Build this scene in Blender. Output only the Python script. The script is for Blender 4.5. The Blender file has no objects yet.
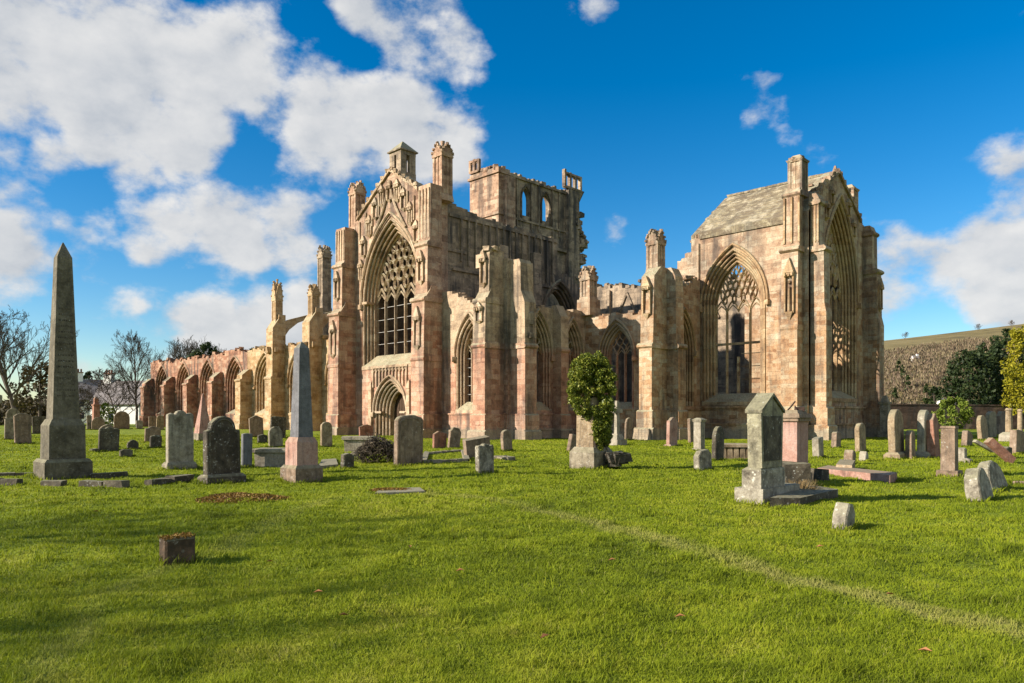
import bpy, math, random
import numpy as np
from mathutils import Vector, noise, geometry, Matrix, Euler
random.seed(7); rng = np.random.default_rng(7)
S = bpy.context.scene; COL = S.collection
# ------------------------------------------------------------------ view frame of the place
FPX, HOR, EYE = 740.0, 416.0, 1.6
ANG = math.radians(44.54)                      # camera looks north-west; X = east, Y = north
RX, RY = math.cos(ANG), math.sin(ANG)
FX, FY = -math.sin(ANG), math.cos(ANG)
SUN_AZ, SUN_EL = math.radians(209.0), math.radians(25.0)

def cam(xc, d): return (RX*xc + FX*d, RY*xc + FY*d)          # right / forward metres -> world x, y
def at(px, d): return cam((px-512)/FPX*d, d)
def depth_of(py): return FPX*EYE/(py-HOR)

# ------------------------------------------------------------------ mesh helpers
class MB:
    def __init__(s): s.v = []; s.f = []
    def add(s, vs, fs):
        o = len(s.v); s.v += [tuple(p) for p in vs]; s.f += [tuple(i+o for i in q) for q in fs]
    def box(s, x0, x1, y0, y1, z0, z1):
        s.add([(x0,y0,z0),(x1,y0,z0),(x1,y1,z0),(x0,y1,z0),(x0,y0,z1),(x1,y0,z1),(x1,y1,z1),(x0,y1,z1)],
              [(3,2,1,0),(4,5,6,7),(0,1,5,4),(1,2,6,5),(2,3,7,6),(3,0,4,7)])
    def bm(s, m, u0, u1, d0, d1, z0, z1):
        vs = [m(u,d,z) for z in (z0,z1) for u,d in ((u0,d0),(u1,d0),(u1,d1),(u0,d1))]
        s.add(vs, [(3,2,1,0),(4,5,6,7),(0,1,5,4),(1,2,6,5),(2,3,7,6),(3,0,4,7)])
    def frustum(s, cx, cy, z0, z1, w0, w1, l0=None, l1=None):
        l0 = w0 if l0 is None else l0; l1 = w1 if l1 is None else l1
        a, b, c, d = w0/2, w1/2, l0/2, l1/2
        s.add([(cx-a,cy-c,z0),(cx+a,cy-c,z0),(cx+a,cy+c,z0),(cx-a,cy+c,z0),(cx-b,cy-d,z1),(cx+b,cy-d,z1),(cx+b,cy+d,z1),(cx-b,cy+d,z1)],
              [(3,2,1,0),(4,5,6,7),(0,1,5,4),(1,2,6,5),(2,3,7,6),(3,0,4,7)])
    def rock(s, c, sx, sy, sz, j=.25, rz=None):
        rz = random.uniform(0,6.28) if rz is None else rz
        ca, sa = math.cos(rz), math.sin(rz); vs = []
        for z in (-1,1):
            for x, y in ((-1,-1),(1,-1),(1,1),(-1,1)):
                a = x*sx/2*(1+random.uniform(-j,j)); b = y*sy/2*(1+random.uniform(-j,j))
                vs.append((c[0]+a*ca-b*sa, c[1]+a*sa+b*ca, c[2]+z*sz/2*(1+random.uniform(-j,j))))
        s.add(vs, [(3,2,1,0),(4,5,6,7),(0,1,5,4),(1,2,6,5),(2,3,7,6),(3,0,4,7)])
    def prism(s, pts, vec):
        n = len(pts); vs = list(pts)+[tuple(a+b for a,b in zip(p,vec)) for p in pts]
        s.add(vs, [tuple(range(n-1,-1,-1)), tuple(range(n,2*n))]+[(i,(i+1)%n,n+(i+1)%n,n+i) for i in range(n)])
    def plate(s, m, outline, holes, d0, d1):
        loops = [outline]+list(holes)
        tris = geometry.tessellate_polygon([[Vector((u,z,0)) for u,z in L] for L in loops])
        flat = [p for L in loops for p in L]; n = len(flat)
        vs = [m(u,d0,z) for u,z in flat]+[m(u,d1,z) for u,z in flat]
        fs = [tuple(t) for t in tris]+[tuple(n+i for i in reversed(t)) for t in tris]
        o = 0
        for L in loops:
            k = len(L); fs += [(o+i, o+(i+1)%k, n+o+(i+1)%k, n+o+i) for i in range(k)]; o += k
        s.add(vs, fs)
    def strip(s, m, A, B, d0, d1):             # ring between polylines A (outer) and B (inner): front, inner side, back
        n = len(A)
        vs = [m(u,d0,z) for u,z in A]+[m(u,d0,z) for u,z in B]+[m(u,d1,z) for u,z in B]
        fs = []
        for i in range(n-1):
            fs += [(i,i+1,n+i+1,n+i),(n+i,n+i+1,2*n+i+1,2*n+i)]
        s.add(vs, fs)
    def tube(s, pts, r, n=6, r1=None, cap=True):
        pts = [Vector(p) for p in pts]; r1 = r if r1 is None else r1; k = len(pts); vs = []
        up = None
        for i, p in enumerate(pts):
            t = (pts[min(i+1,k-1)]-pts[max(i-1,0)])
            if t.length < 1e-9: t = Vector((0,0,1))
            t.normalize()
            if up is None: up = t.orthogonal().normalized()
            else:
                up = up-t*up.dot(t)
                up = up.normalized() if up.length > 1e-6 else t.orthogonal().normalized()
            b = t.cross(up); rr = r+(r1-r)*i/max(1,k-1)
            for q in range(n):
                a = 2*math.pi*q/n; vs.append(p+up*(rr*math.cos(a))+b*(rr*math.sin(a)))
        fs = [(i*n+q, i*n+(q+1)%n, (i+1)*n+(q+1)%n, (i+1)*n+q) for i in range(k-1) for q in range(n)]
        if cap and n > 2: fs += [tuple(range(n-1,-1,-1)), tuple(range((k-1)*n, k*n))]
        s.add(vs, fs)
    def build(s, name, mat, parent=None, smooth=False):
        me = bpy.data.meshes.new(name); me.from_pydata(s.v, [], s.f); me.update()
        if smooth: me.polygons.foreach_set('use_smooth', [True]*len(me.polygons))
        me.materials.append(mat); o = bpy.data.objects.new(name, me); COL.objects.link(o)
        if parent is not None:
            o.parent = parent; o.matrix_parent_inverse = parent.matrix_basis.inverted()
        return o

def tag(o, label=None, cat=None, group=None, kind=None):
    if label: o['label'] = label
    if cat: o['category'] = cat
    if group: o['group'] = group
    if kind: o['kind'] = kind
    return o
def empty(name, loc, label=None, cat=None, group=None, rot=(0,0,0)):
    o = bpy.data.objects.new(name, None); COL.objects.link(o); o.location = loc; o.rotation_euler = rot
    o.empty_display_size = .2
    return tag(o, label, cat, group)
def mS(c): return lambda u,d,z: (u, c+d, z)      # a face looking south, d = depth into the wall
def mE(c): return lambda u,d,z: (c-d, u, z)      # a face looking east
def mN(c): return lambda u,d,z: (u, c-d, z)

# ------------------------------------------------------------------ materials
class NT:
    def __init__(s, nt): s.nt = nt
    def n(s, t, ins=None, **kw):
        x = s.nt.nodes.new(t)
        for k, v in kw.items(): setattr(x, k, v)
        for k, v in (ins or {}).items():
            if isinstance(v, bpy.types.NodeSocket): s.nt.links.new(v, x.inputs[k])
            else: x.inputs[k].default_value = v
        return x
    def math(s, op, a, b=0.0, c=0.0, clamp=False):
        return s.n('ShaderNodeMath', {0:a,1:b,2:c}, operation=op, use_clamp=clamp).outputs[0]
    def mix(s, f, a, b, blend='MIX'):
        x = s.nt.nodes.new('ShaderNodeMix'); x.data_type = 'RGBA'; x.blend_type = blend; x.clamp_factor = True
        for i, v in ((0,f),(6,a),(7,b)):
            if isinstance(v, bpy.types.NodeSocket): s.nt.links.new(v, x.inputs[i])
            else: x.inputs[i].default_value = v if i == 0 or len(v) == 4 else (*v,1)
        return x.outputs[2]
    def mr(s, v, a, b, c=0.0, d=1.0, smooth=False):
        return s.n('ShaderNodeMapRange', {0:v,1:a,2:b,3:c,4:d}, interpolation_type='SMOOTHSTEP' if smooth else 'LINEAR').outputs[0]
    def noise(s, vec, scale, det=4, rough=.55, dist=0.0):
        return s.n('ShaderNodeTexNoise', {'Vector':vec,'Scale':scale,'Detail':det,'Roughness':rough,'Distortion':dist}).outputs[0]
    def ramp(s, fac, stops, interp='LINEAR'):
        x = s.n('ShaderNodeValToRGB', {0:fac}); r = x.color_ramp; r.interpolation = interp
        while len(r.elements) < len(stops): r.elements.new(.5)
        for e, (p, c) in zip(r.elements, stops): e.position = p; e.color = (*c,1)
        return x.outputs[0]
    def scalevec(s, vec, sc):
        return s.n('ShaderNodeVectorMath', {0:vec,1:sc}, operation='MULTIPLY').outputs[0]
def newmat(name):
    m = bpy.data.materials.new(name); m.use_nodes = True
    nt = m.node_tree; nt.nodes.clear(); t = NT(nt)
    out = t.n('ShaderNodeOutputMaterial'); b = t.n('ShaderNodeBsdfPrincipled', {'Roughness':.9,'Specular IOR Level':.2})
    nt.links.new(b.outputs[0], out.inputs[0])
    return m, t, b, out
def L(t, a, b): t.nt.links.new(a, b)

def masonry(name, cols, low=None, bw=.75, rh=.34, stain=.5, bump=.75, lich=0.0, low_z=6.3, blotch=.5, top=1.0, crisp=False):
    m, t, b, _ = newmat(name)
    g = t.n('ShaderNodeNewGeometry'); pos = g.outputs['Position']
    sp = t.n('ShaderNodeSeparateXYZ', {0:pos}); sn = t.n('ShaderNodeSeparateXYZ', {0:g.outputs['True Normal']})
    ax = t.math('ABSOLUTE', sn.outputs[0]); ay = t.math('ABSOLUTE', sn.outputs[1]); az = t.math('ABSOLUTE', sn.outputs[2])
    isx = t.math('GREATER_THAN', ax, ay); isz = t.math('GREATER_THAN', az, .8)
    u = t.math('ADD', t.math('MULTIPLY', sp.outputs[1], isx), t.math('MULTIPLY', sp.outputs[0], t.math('SUBTRACT', 1.0, isx)))
    v = t.math('ADD', t.math('MULTIPLY', sp.outputs[1], isz), t.math('MULTIPLY', sp.outputs[2], t.math('SUBTRACT', 1.0, isz)))
    wob = t.noise(pos, .9, 2)
    vec = t.n('ShaderNodeCombineXYZ', {0:t.math('ADD', u, t.math('MULTIPLY', wob, .25)),1:t.math('ADD', v, t.math('MULTIPLY', wob, .12)),2:0.0}).outputs[0]
    br = t.n('ShaderNodeTexBrick', {'Vector':vec,'Color1':(0,0,0,1),'Color2':(1,1,1,1),'Mortar':(.5,.5,.5,1),'Scale':1.0,'Mortar Size':.012,'Mortar Smooth':.4,'Bias':0.0,'Brick Width':bw,'Row Height':rh})
    v2 = t.n('ShaderNodeVectorMath', {0:vec,1:(.37,.11,0)}, operation='ADD').outputs[0]
    br2 = t.n('ShaderNodeTexBrick', {'Vector':v2,'Color1':(0,0,0,1),'Color2':(1,1,1,1),'Mortar':(.5,.5,.5,1),'Scale':1.0,'Mortar Size':.014,'Mortar Smooth':.5,'Bias':.1,'Brick Width':bw*1.55,'Row Height':rh*1.4}, offset=.37, squash=.75, squash_frequency=3)
    sel = t.math('GREATER_THAN', t.noise(t.scalevec(pos, (.5,.5,1.1)), .55, 2), .5)
    b1 = t.n('ShaderNodeSeparateColor', {0:br.outputs[0]}).outputs[0]; b2 = t.n('ShaderNodeSeparateColor', {0:br2.outputs[0]}).outputs[0]
    inv = t.math('SUBTRACT', 1.0, sel)
    blk = t.math('ADD', t.math('MULTIPLY', b1, inv), t.math('MULTIPLY', b2, sel))
    mort = t.math('MULTIPLY', t.math('ADD', t.math('MULTIPLY', br.outputs[1], inv), t.math('MULTIPLY', br2.outputs[1], sel)), t.mr(t.noise(pos, 1.6, 4, .65), .38, .6, .15, 1.0))
    n1 = t.noise(pos, .35, 5, .6); n2 = t.noise(pos, 2.6, 6, .65); n3 = t.noise(pos, 14, 4, .6)
    fac = t.math('ADD', t.math('MULTIPLY', blk, .66), t.math('ADD', t.math('MULTIPLY', t.math('SUBTRACT', n1, .5), 2.4*blotch), t.math('ADD', t.math('MULTIPLY', t.math('SUBTRACT', n2, .5), 1.3), .19)), clamp=True)
    k = len(cols)
    c = t.ramp(fac, [(i/(k-1), q) for i, q in enumerate(cols)])
    if low:
        c2 = t.ramp(fac, [(i/(len(low)-1), q) for i, q in enumerate(low)])
        zz = t.math('ADD', sp.outputs[2], t.math('MULTIPLY', t.math('SUBTRACT', n1, .5), .5 if crisp else 7.0))
        zb = t.math('ADD', zz, t.math('MULTIPLY', t.math('SUBTRACT', blk, .5), .2 if crisp else 3.5))
        c = t.mix(t.mr(zb, low_z-.25, low_z+(.3 if crisp else 3.0)), c2, c)
        zz2 = t.math('ADD', sp.outputs[2], t.math('MULTIPLY', t.math('SUBTRACT', n2, .5), .8))
        c = t.mix(t.mr(zz2, .65, .85, .75, 0.0), c, (.30,.25,.18))
    c = t.mix(t.mr(n3, .42, .62, 0, .5), c, t.mix(.65, c, (.05,.042,.035)))
    n4 = t.noise(pos, .8, 6, .7, .6)
    c = t.mix(t.math('MULTIPLY', t.mr(n4, .51, .66), .28+.35*stain), c, t.mix(.75, c, (.055,.045,.035)))
    c = t.mix(t.math('MULTIPLY', t.mr(n4, .44, .34), .45), c, t.mix(.5, c, (.55,.44,.32)))
    st = t.noise(t.scalevec(pos, (1.5,1.5,.13)), 1.0, 5, .65)
    st2 = t.noise(pos, .22, 3, .5)
    sf = t.math('MULTIPLY', t.mr(st, .44, .60), t.mr(st2, .34, .56))
    c = t.mix(t.math('MULTIPLY', sf, stain), c, (.045,.042,.04))
    c = t.mix(t.math('MULTIPLY', mort, .2), c, (.13,.105,.08))
    # weathered tops: upward faces carry pale grey-yellow lichen and moss
    up = t.math('MULTIPLY', t.mr(sn.outputs[2], .25, .7), top)
    c = t.mix(t.math('MULTIPLY', up, t.mr(n2, .3, .6, .35, .9)), c, t.ramp(n3, [(.3,(.10,.095,.06)),(.5,(.26,.24,.15)),(.7,(.42,.40,.30))]))
    if lich:
        c = t.mix(t.math('MULTIPLY', t.mr(n4, .47, .56), lich), c, (.13,.10,.07)); c = t.mix(t.math('MULTIPLY', t.mr(t.noise(pos, 1.3, 6, .72), .54, .62), lich), c, (.36,.31,.225))
    c = t.n('ShaderNodeHueSaturation', {'Hue':.5,'Saturation':1.06,'Value':1.14,'Fac':1.0,'Color':c}).outputs[0]
    L(t, c, b.inputs['Base Color'])
    h = t.math('ADD', t.math('MULTIPLY', mort, -.28), t.math('ADD', t.math('MULTIPLY', n2, .9), t.math('ADD', t.math('MULTIPLY', n3, .35), t.math('MULTIPLY', blk, .25))))
    bp = t.n('ShaderNodeBump', {'Height':h,'Strength':bump,'Distance':.07}); L(t, bp.outputs[0], b.inputs['Normal'])
    return m

PINK = [(.20,.10,.068),(.36,.185,.122),(.45,.26,.175),(.52,.335,.245)]
BUFF = [(.16,.092,.06),(.32,.195,.13),(.43,.285,.195),(.50,.37,.265)]
GOLD = [(.20,.12,.055),(.36,.23,.11),(.46,.32,.17),(.55,.42,.25)]
RED  = [(.15,.07,.045),(.28,.135,.085),(.37,.205,.135),(.43,.305,.21)]
M = {}
M['transept'] = masonry('weathered_pink_and_buff_sandstone', BUFF, PINK, stain=.62)
M['chapel'] = masonry('pink_chapel_sandstone', [(.18,.125,.085),(.34,.245,.165),(.44,.325,.22),(.50,.385,.27)], PINK, stain=.72, crisp=True)
M['gold'] = masonry('golden_presbytery_sandstone', [(.17,.105,.068),(.33,.215,.142),(.41,.30,.205),(.48,.39,.285)], [(.20,.105,.058),(.36,.21,.115),(.42,.285,.175),(.47,.375,.255)], stain=.7, rh=.29, bw=.62, low_z=7.0)
M['tower'] = masonry('dark_streaked_tower_stone', [(.10,.08,.06),(.21,.16,.115),(.31,.235,.165),(.40,.31,.22)], None, stain=.95)
M['nave'] = masonry('red_nave_sandstone', RED, None, stain=.85)
M['navebuff'] = masonry('ochre_nave_sandstone', [(.22,.13,.06),(.36,.23,.12),(.46,.32,.19),(.52,.39,.25)], None, stain=.35)
M['mould'] = masonry('carved_buff_mouldings', [(.20,.13,.08),(.36,.25,.16),(.46,.34,.23),(.52,.41,.29)], None, stain=.45, bw=1.2, rh=.6)
M['gmould'] = masonry('carved_golden_mouldings', [(.18,.105,.06),(.32,.20,.11),(.42,.29,.17),(.48,.37,.23)], None, stain=.45, bw=1.2, rh=.5)
M['roofstone'] = masonry('lichened_stone_slab_roof', [(.13,.10,.065),(.22,.175,.11),(.29,.24,.155),(.36,.31,.22)], None, stain=.6, bw=.45, rh=.22, lich=.75, top=.15, bump=1.0)
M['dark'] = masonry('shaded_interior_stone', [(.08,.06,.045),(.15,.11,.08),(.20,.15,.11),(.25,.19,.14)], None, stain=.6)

def gravemat(name, cols, spots=(.55,.54,.48), spot=.3, fine=.5, green=.0):
    m, t, b, _ = newmat(name)
    g = t.n('ShaderNodeNewGeometry'); pos = g.outputs['Position']
    oi = t.n('ShaderNodeObjectInfo').outputs['Random']
    pv = t.n('ShaderNodeVectorMath', {0:pos,1:t.n('ShaderNodeCombineXYZ', {0:t.math('MULTIPLY', oi, 31.0),1:0.0,2:t.math('MULTIPLY', oi, 17.0)}).outputs[0]}, operation='ADD').outputs[0]
    n1 = t.noise(pv, 2.2, 7, .72, .4); n2 = t.noise(pv, 8.0, 7, .75); n3 = t.noise(pv, 38.0, 4, .6)
    st = t.noise(t.scalevec(pv, (7,7,.9)), 1.0, 4, .6)
    f = t.math('ADD', t.math('MULTIPLY', t.math('SUBTRACT', n1, .5), 1.6), t.math('ADD', t.math('MULTIPLY', t.math('SUBTRACT', n2, .5), .9), .52), clamp=True)
    f = t.math('ADD', f, t.math('MULTIPLY', t.math('SUBTRACT', oi, .5), .16), clamp=True)
    c = t.ramp(f, [(.2+.6*i/(len(cols)-1), q) for i, q in enumerate(cols)])
    c = t.mix(t.mr(st, .5, .72, 0, .6), c, (.045,.042,.036))
    c = t.mix(t.mr(n3, .45, .7, 0, .35), c, (.05,.045,.04))
    if green: c = t.mix(t.mr(n1, .4, .65, 0, green), c, (.10,.12,.05))
    sz = t.n('ShaderNodeSeparateXYZ', {0:g.outputs['True Normal']}).outputs[2]
    c = t.mix(t.math('MULTIPLY', t.mr(sz, .3, .7), t.mr(n2, .35, .6, .2, .8)), c, (.24,.22,.13))
    vo = t.n('ShaderNodeTexVoronoi', {'Vector':pv,'Scale':13.0}).outputs[0]
    sp = t.math('MULTIPLY', t.mr(vo, .16, .30, 1, 0), t.mr(t.noise(pv, 2.3, 3), .5, .62))
    sp2 = t.mr(n2, .60, .66)
    c = t.mix(t.math('MULTIPLY', t.math('MAXIMUM', sp, sp2), spot), c, spots)
    L(t, c, b.inputs['Base Color'])
    h = t.math('ADD', t.math('MULTIPLY', n2, .8), t.math('MULTIPLY', n3, .35))
    bp = t.n('ShaderNodeBump', {'Height':h,'Strength':fine,'Distance':.035}); L(t, bp.outputs[0], b.inputs['Normal'])
    return m
G = {'obelisk': gravemat('dark_olive_obelisk_stone', [(.055,.045,.028),(.125,.105,.07),(.20,.17,.12)], spot=.15),
     'mossy': gravemat('mossy_brown_block', [(.03,.02,.012),(.075,.05,.03),(.17,.10,.06)], spots=(.40,.38,.30), spot=.45),
     'grey': gravemat('grey_brown_gravestone', [(.085,.068,.045),(.21,.17,.115),(.33,.275,.195)]),
     'brown': gravemat('brown_gravestone', [(.10,.07,.045),(.22,.15,.10),(.32,.23,.16)]),
     'ochre': gravemat('ochre_gravestone', [(.13,.09,.05),(.28,.20,.12),(.42,.32,.20)]),
     'red': gravemat('red_sandstone_gravestone', [(.16,.07,.045),(.32,.15,.10),(.42,.23,.16)], spot=.15),
     'pink': gravemat('pink_granite_monument', [(.22,.11,.08),(.36,.20,.15),(.43,.27,.215)], spot=.1, fine=.2),
     'pale': gravemat('pale_grey_gravestone', [(.13,.105,.07),(.29,.245,.18),(.42,.365,.28)], spot=.25),
     'dark': gravemat('dark_lichened_gravestone', [(.03,.026,.018),(.075,.06,.042),(.15,.125,.085)], spot=.5),
     'slate': gravemat('blue_grey_gravestone', [(.085,.08,.08),(.145,.14,.145),(.20,.195,.20)], spot=.1, fine=.25),
     'white': gravemat('white_lichened_gravestone', [(.08,.065,.045),(.25,.215,.16),(.42,.375,.29)], spot=.8, spots=(.58,.54,.44)),
     'green': gravemat('green_stained_monument', [(.08,.07,.045),(.24,.21,.14),(.42,.375,.25)], spot=.3, green=.15)}

def straw_mask(t, pos):                         # worn tracks across the turf: distance to two lines on the ground
    sp = t.n('ShaderNodeSeparateXYZ', {0:pos})
    wob = t.math('MULTIPLY', t.math('SUBTRACT', t.noise(pos, .5, 3), .5), .9)
    out = None
    for (A, B, wd, am) in TRACKS:
        dx, dy = B[0]-A[0], B[1]-A[1]; ln = math.hypot(dx, dy); dx /= ln; dy /= ln
        ox = t.math('SUBTRACT', sp.outputs[0], A[0]); oy = t.math('SUBTRACT', sp.outputs[1], A[1])
        al = t.math('ADD', t.math('MULTIPLY', ox, dx), t.math('MULTIPLY', oy, dy))
        ac = t.math('ADD', t.math('SUBTRACT', t.math('MULTIPLY', ox, -dy), t.math('MULTIPLY', oy, -dx)), wob)
        q = t.math('MULTIPLY', t.mr(t.math('ABSOLUTE', ac), wd, wd*.15, 0, am, True),
                   t.math('MULTIPLY', t.mr(al, -.6, .6), t.mr(al, ln-.6, ln+.6, 1, 0)))
        out = q if out is None else t.math('MAXIMUM', out, q)
    return out
def gp(px, py): return at(px, depth_of(py))
TRACKS = [(gp(520,507), gp(705,554), .36, .65), (gp(705,554), gp(1100,652), .3, .78),
          (gp(60,690), gp(85,600), .2, .35), (gp(85,600), gp(200,556), .22, .3), (gp(200,556), gp(335,500), .25, .3), (gp(400,491), gp(520,507), .3, .5)]
def grassmat(name, blade):
    m, t, b, out = newmat(name)
    g = t.n('ShaderNodeNewGeometry'); pos = g.outputs['Position']
    n1 = t.noise(pos, .22, 4, .6); n2 = t.noise(pos, 1.7, 4, .6); n3 = t.noise(pos, 7.0, 3, .6)
    f = t.math('ADD', t.math('MULTIPLY', n1, .65), t.math('ADD', t.math('MULTIPLY', n2, .55), t.math('ADD', t.math('MULTIPLY', n3, .35), -.27)))
    if blade:
        rnd = g.outputs['Random Per Island']
        f = t.math('ADD', f, t.math('MULTIPLY', t.math('SUBTRACT', rnd, .5), .16))
    c = t.ramp(f, [(.20,(.06,.078,.008)),(.36,(.135,.17,.010)),(.50,(.225,.275,.012)),(.64,(.33,.35,.024)),(.84,(.43,.385,.09))])
    c = t.mix(t.math('MULTIPLY', straw_mask(t, pos), t.mr(n3, .3, .62, .25, 1.0)), c, (.42,.37,.12))
    if blade:
        c = t.mix(t.mr(rnd, .965, .97, 0, .5), c, (.34,.30,.12))
        L(t, c, b.inputs['Base Color']); b.inputs['Roughness'].default_value = .6; b.inputs['Specular IOR Level'].default_value = .15
        nm = t.n('ShaderNodeVectorMath', {0:t.scalevec(g.outputs['Normal'], (.65,.65,.65)),1:(0,0,.7)}, operation='ADD').outputs[0]
        L(t, t.n('ShaderNodeVectorMath', {0:nm}, operation='NORMALIZE').outputs[0], b.inputs['Normal'])
        tr = t.n('ShaderNodeBsdfTranslucent', {0:t.mix(.5, c, (.20,.24,.008))})
        mx = t.n('ShaderNodeMixShader', {0:.4,1:b.outputs[0],2:tr.outputs[0]}); L(t, mx.outputs[0], out.inputs[0])
    else:
        c = t.mix(.25, c, (.05,.085,.006))
        L(t, c, b.inputs['Base Color'])
        bp = t.n('ShaderNodeBump', {'Height':t.math('ADD', n3, t.noise(pos, 30, 3)),'Strength':.8,'Distance':.06}); L(t, bp.outputs[0], b.inputs['Normal'])
    return m
M['turf'] = grassmat('turf', False); M['blade'] = grassmat('grass_blades', True)

def leafmat(name, stops, tr=.3, sc=.6, rough=.6):
    m, t, b, out = newmat(name)
    g = t.n('ShaderNodeNewGeometry')
    f = t.math('ADD', t.math('MULTIPLY', t.noise(g.outputs['Position'], sc, 3), .6), t.math('MULTIPLY', g.outputs['Random Per Island'], .5))
    c = t.ramp(f, stops); L(t, c, b.inputs['Base Color']); b.inputs['Roughness'].default_value = rough
    if tr:
        x = t.n('ShaderNodeBsdfTranslucent', {0:c}); mx = t.n('ShaderNodeMixShader', {0:tr,1:b.outputs[0],2:x.outputs[0]}); L(t, mx.outputs[0], out.inputs[0])
    return m
M['ivy'] = leafmat('ivy_leaves', [(.22,(.03,.045,.006)),(.45,(.095,.125,.014)),(.7,(.21,.225,.028)),(.92,(.36,.33,.06))], .2, 1.6, .45)
M['yew'] = leafmat('dark_yew_foliage', [(.2,(.012,.022,.007)),(.6,(.026,.042,.012)),(.95,(.06,.075,.02))], .15)
M['golden'] = leafmat('golden_conifer_foliage', [(.2,(.10,.11,.006)),(.55,(.27,.24,.012)),(.95,(.45,.38,.03))], .25)
M['pine'] = leafmat('pine_foliage', [(.2,(.015,.03,.01)),(.6,(.04,.06,.018)),(.95,(.09,.10,.03))], .15)
M['bush'] = leafmat('yellow_green_bush', [(.2,(.05,.08,.01)),(.55,(.13,.18,.02)),(.95,(.28,.30,.05))], .25, 1.2)
M['rusthedge'] = leafmat('russet_winter_foliage', [(.2,(.03,.025,.012)),(.6,(.085,.065,.025)),(.95,(.15,.115,.045))], .15)
M['moss'] = leafmat('russet_moss', [(.2,(.07,.035,.008)),(.5,(.17,.09,.015)),(.8,(.26,.16,.03)),(.95,(.16,.18,.02))], .1, 3.0)
M['twigdry'] = leafmat('dry_brushwood', [(.2,(.02,.015,.01)),(.65,(.06,.045,.028)),(.97,(.20,.15,.09))], 0, 3.0)
M['wood'] = leafmat('leafless_hill_wood', [(.25,(.05,.052,.024)),(.42,(.10,.07,.043)),(.58,(.16,.108,.07)),(.78,(.205,.165,.085))], 0, .03)
def simple(name, col, var=.25, sc=4, rough=.85, bump=.3):
    m, t, b, _ = newmat(name); p = t.n('ShaderNodeNewGeometry').outputs['Position']
    n = t.noise(p, sc, 5, .6); d = tuple(x*(1-var) for x in col); e = tuple(min(1,x*(1+var)) for x in col)
    L(t, t.ramp(n, [(.3,d),(.7,e)]), b.inputs['Base Color']); b.inputs['Roughness'].default_value = rough
    bp = t.n('ShaderNodeBump', {'Height':n,'Strength':bump,'Distance':.03}); L(t, bp.outputs[0], b.inputs['Normal'])
    return m
M['bark'] = simple('grey_brown_bark', (.11,.085,.065), .4, 6)
M['iron'] = simple('rusty_iron', (.06,.035,.025), .4, 12, .7)
M['zinc'] = simple('pale_saddle_bars', (.45,.42,.38), .2, 12, .5)
M['woodoor'] = simple('old_oak_door', (.06,.035,.02), .4, 9)
M['white'] = simple('white_harling', (.75,.72,.66), .08, 3)
M['slateroof'] = simple('slate_roof', (.20,.175,.165), .2, 2.5)
M['pot'] = simple('clay_chimney_pots', (.22,.11,.07), .2, 5)
M['pane'] = simple('dark_window_panes', (.03,.035,.045), .2, 2, .15, 0)
M['brickwall'] = masonry('dark_boundary_wall_stone', [(.03,.02,.016),(.055,.034,.026),(.085,.052,.04),(.12,.08,.06)], None, stain=.7, bw=.5, rh=.25)

# ------------------------------------------------------------------ architecture helpers
def arch(u, hw, zs, za, n=14):                  # pointed arch, left spring -> apex -> right spring
    h = za-zs; c = (h*h-hw*hw)/(2*hw); r = hw+c; a1 = math.atan2(h, c); P = []
    for i in range(n+1):
        a = a1*i/n; P.append((r*math.cos(a)-c, r*math.sin(a)))
    R_ = [(u+x, zs+z) for x, z in P]; Lf = [(u-x, zs+z) for x, z in P]
    return Lf + R_[-2::-1]
def arch_full(u, hw, z0, zs, za, n=14): return [(u-hw, z0)]+arch(u,hw,zs,za,n)+[(u+hw, z0)]
def inside_arch(p, u, hw, zs, za, mg):
    x, z = abs(p[0]-u), p[1]
    if z <= zs: return x <= hw-mg
    h = za-zs; c = (h*h-hw*hw)/(2*hw); r = hw+c
    return math.hypot(x+c, z-zs) <= r-mg
def ragged(u0, z0, u1, z1, amp=.25, step=.5, course=.17):
    n = max(1, int(abs(u1-u0)/step)); P = []
    for i in range(n):
        a, b = i/n, (i+1)/n; z = z0+(z1-z0)*(a+b)/2 + random.uniform(-amp, amp)
        z = round(z/course)*course
        P += [(u0+(u1-u0)*(a+.002), z+random.uniform(-.03,.03)), (u0+(u1-u0)*b, z+random.uniform(-.03,.03))]
    return P
def rubble(mb, m, P, d0, d1, n=2, s=.3):
    for (u, z) in P:
        for _ in range(n):
            if random.random() < .6:
                p = m(u+random.uniform(-.2,.2), random.uniform(d0+.12,d1-.12), z+random.uniform(-.05,.1))
                q = random.uniform(.6,1.3)*s; mb.rock(p, q*1.3, q, q*.7)
def ring(mb, m, u, zsill, zs, hw0, za0, hw1, za1, depth, T, orders, rolls=True, n=14):
    for k in range(orders):
        a, b = k/orders, (k+1)/orders
        o = arch_full(u, hw0+(hw1-hw0)*a, zsill, zs, za0+(za1-za0)*a, n); i = arch_full(u, hw0+(hw1-hw0)*b, zsill, zs, za0+(za1-za0)*b, n)
        d = depth*(k+.35)/orders
        mb.strip(m, o, i, d, T)
        if rolls:
            mb.tube([m(x, d, z) for x, z in arch_full(u, hw0+(hw1-hw0)*(b-.12/orders), zsill, zs, za0+(za1-za0)*(b-.12/orders), n)], .085*min(1,(hw0-hw1)/orders/.2+.3), 6)
            mb.tube([m(x, d+.12, z) for x, z in arch_full(u, hw0+(hw1-hw0)*(a+.45/orders), zsill, zs, za0+(za1-za0)*(a+.45/orders), n)], .05, 5)
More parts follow.
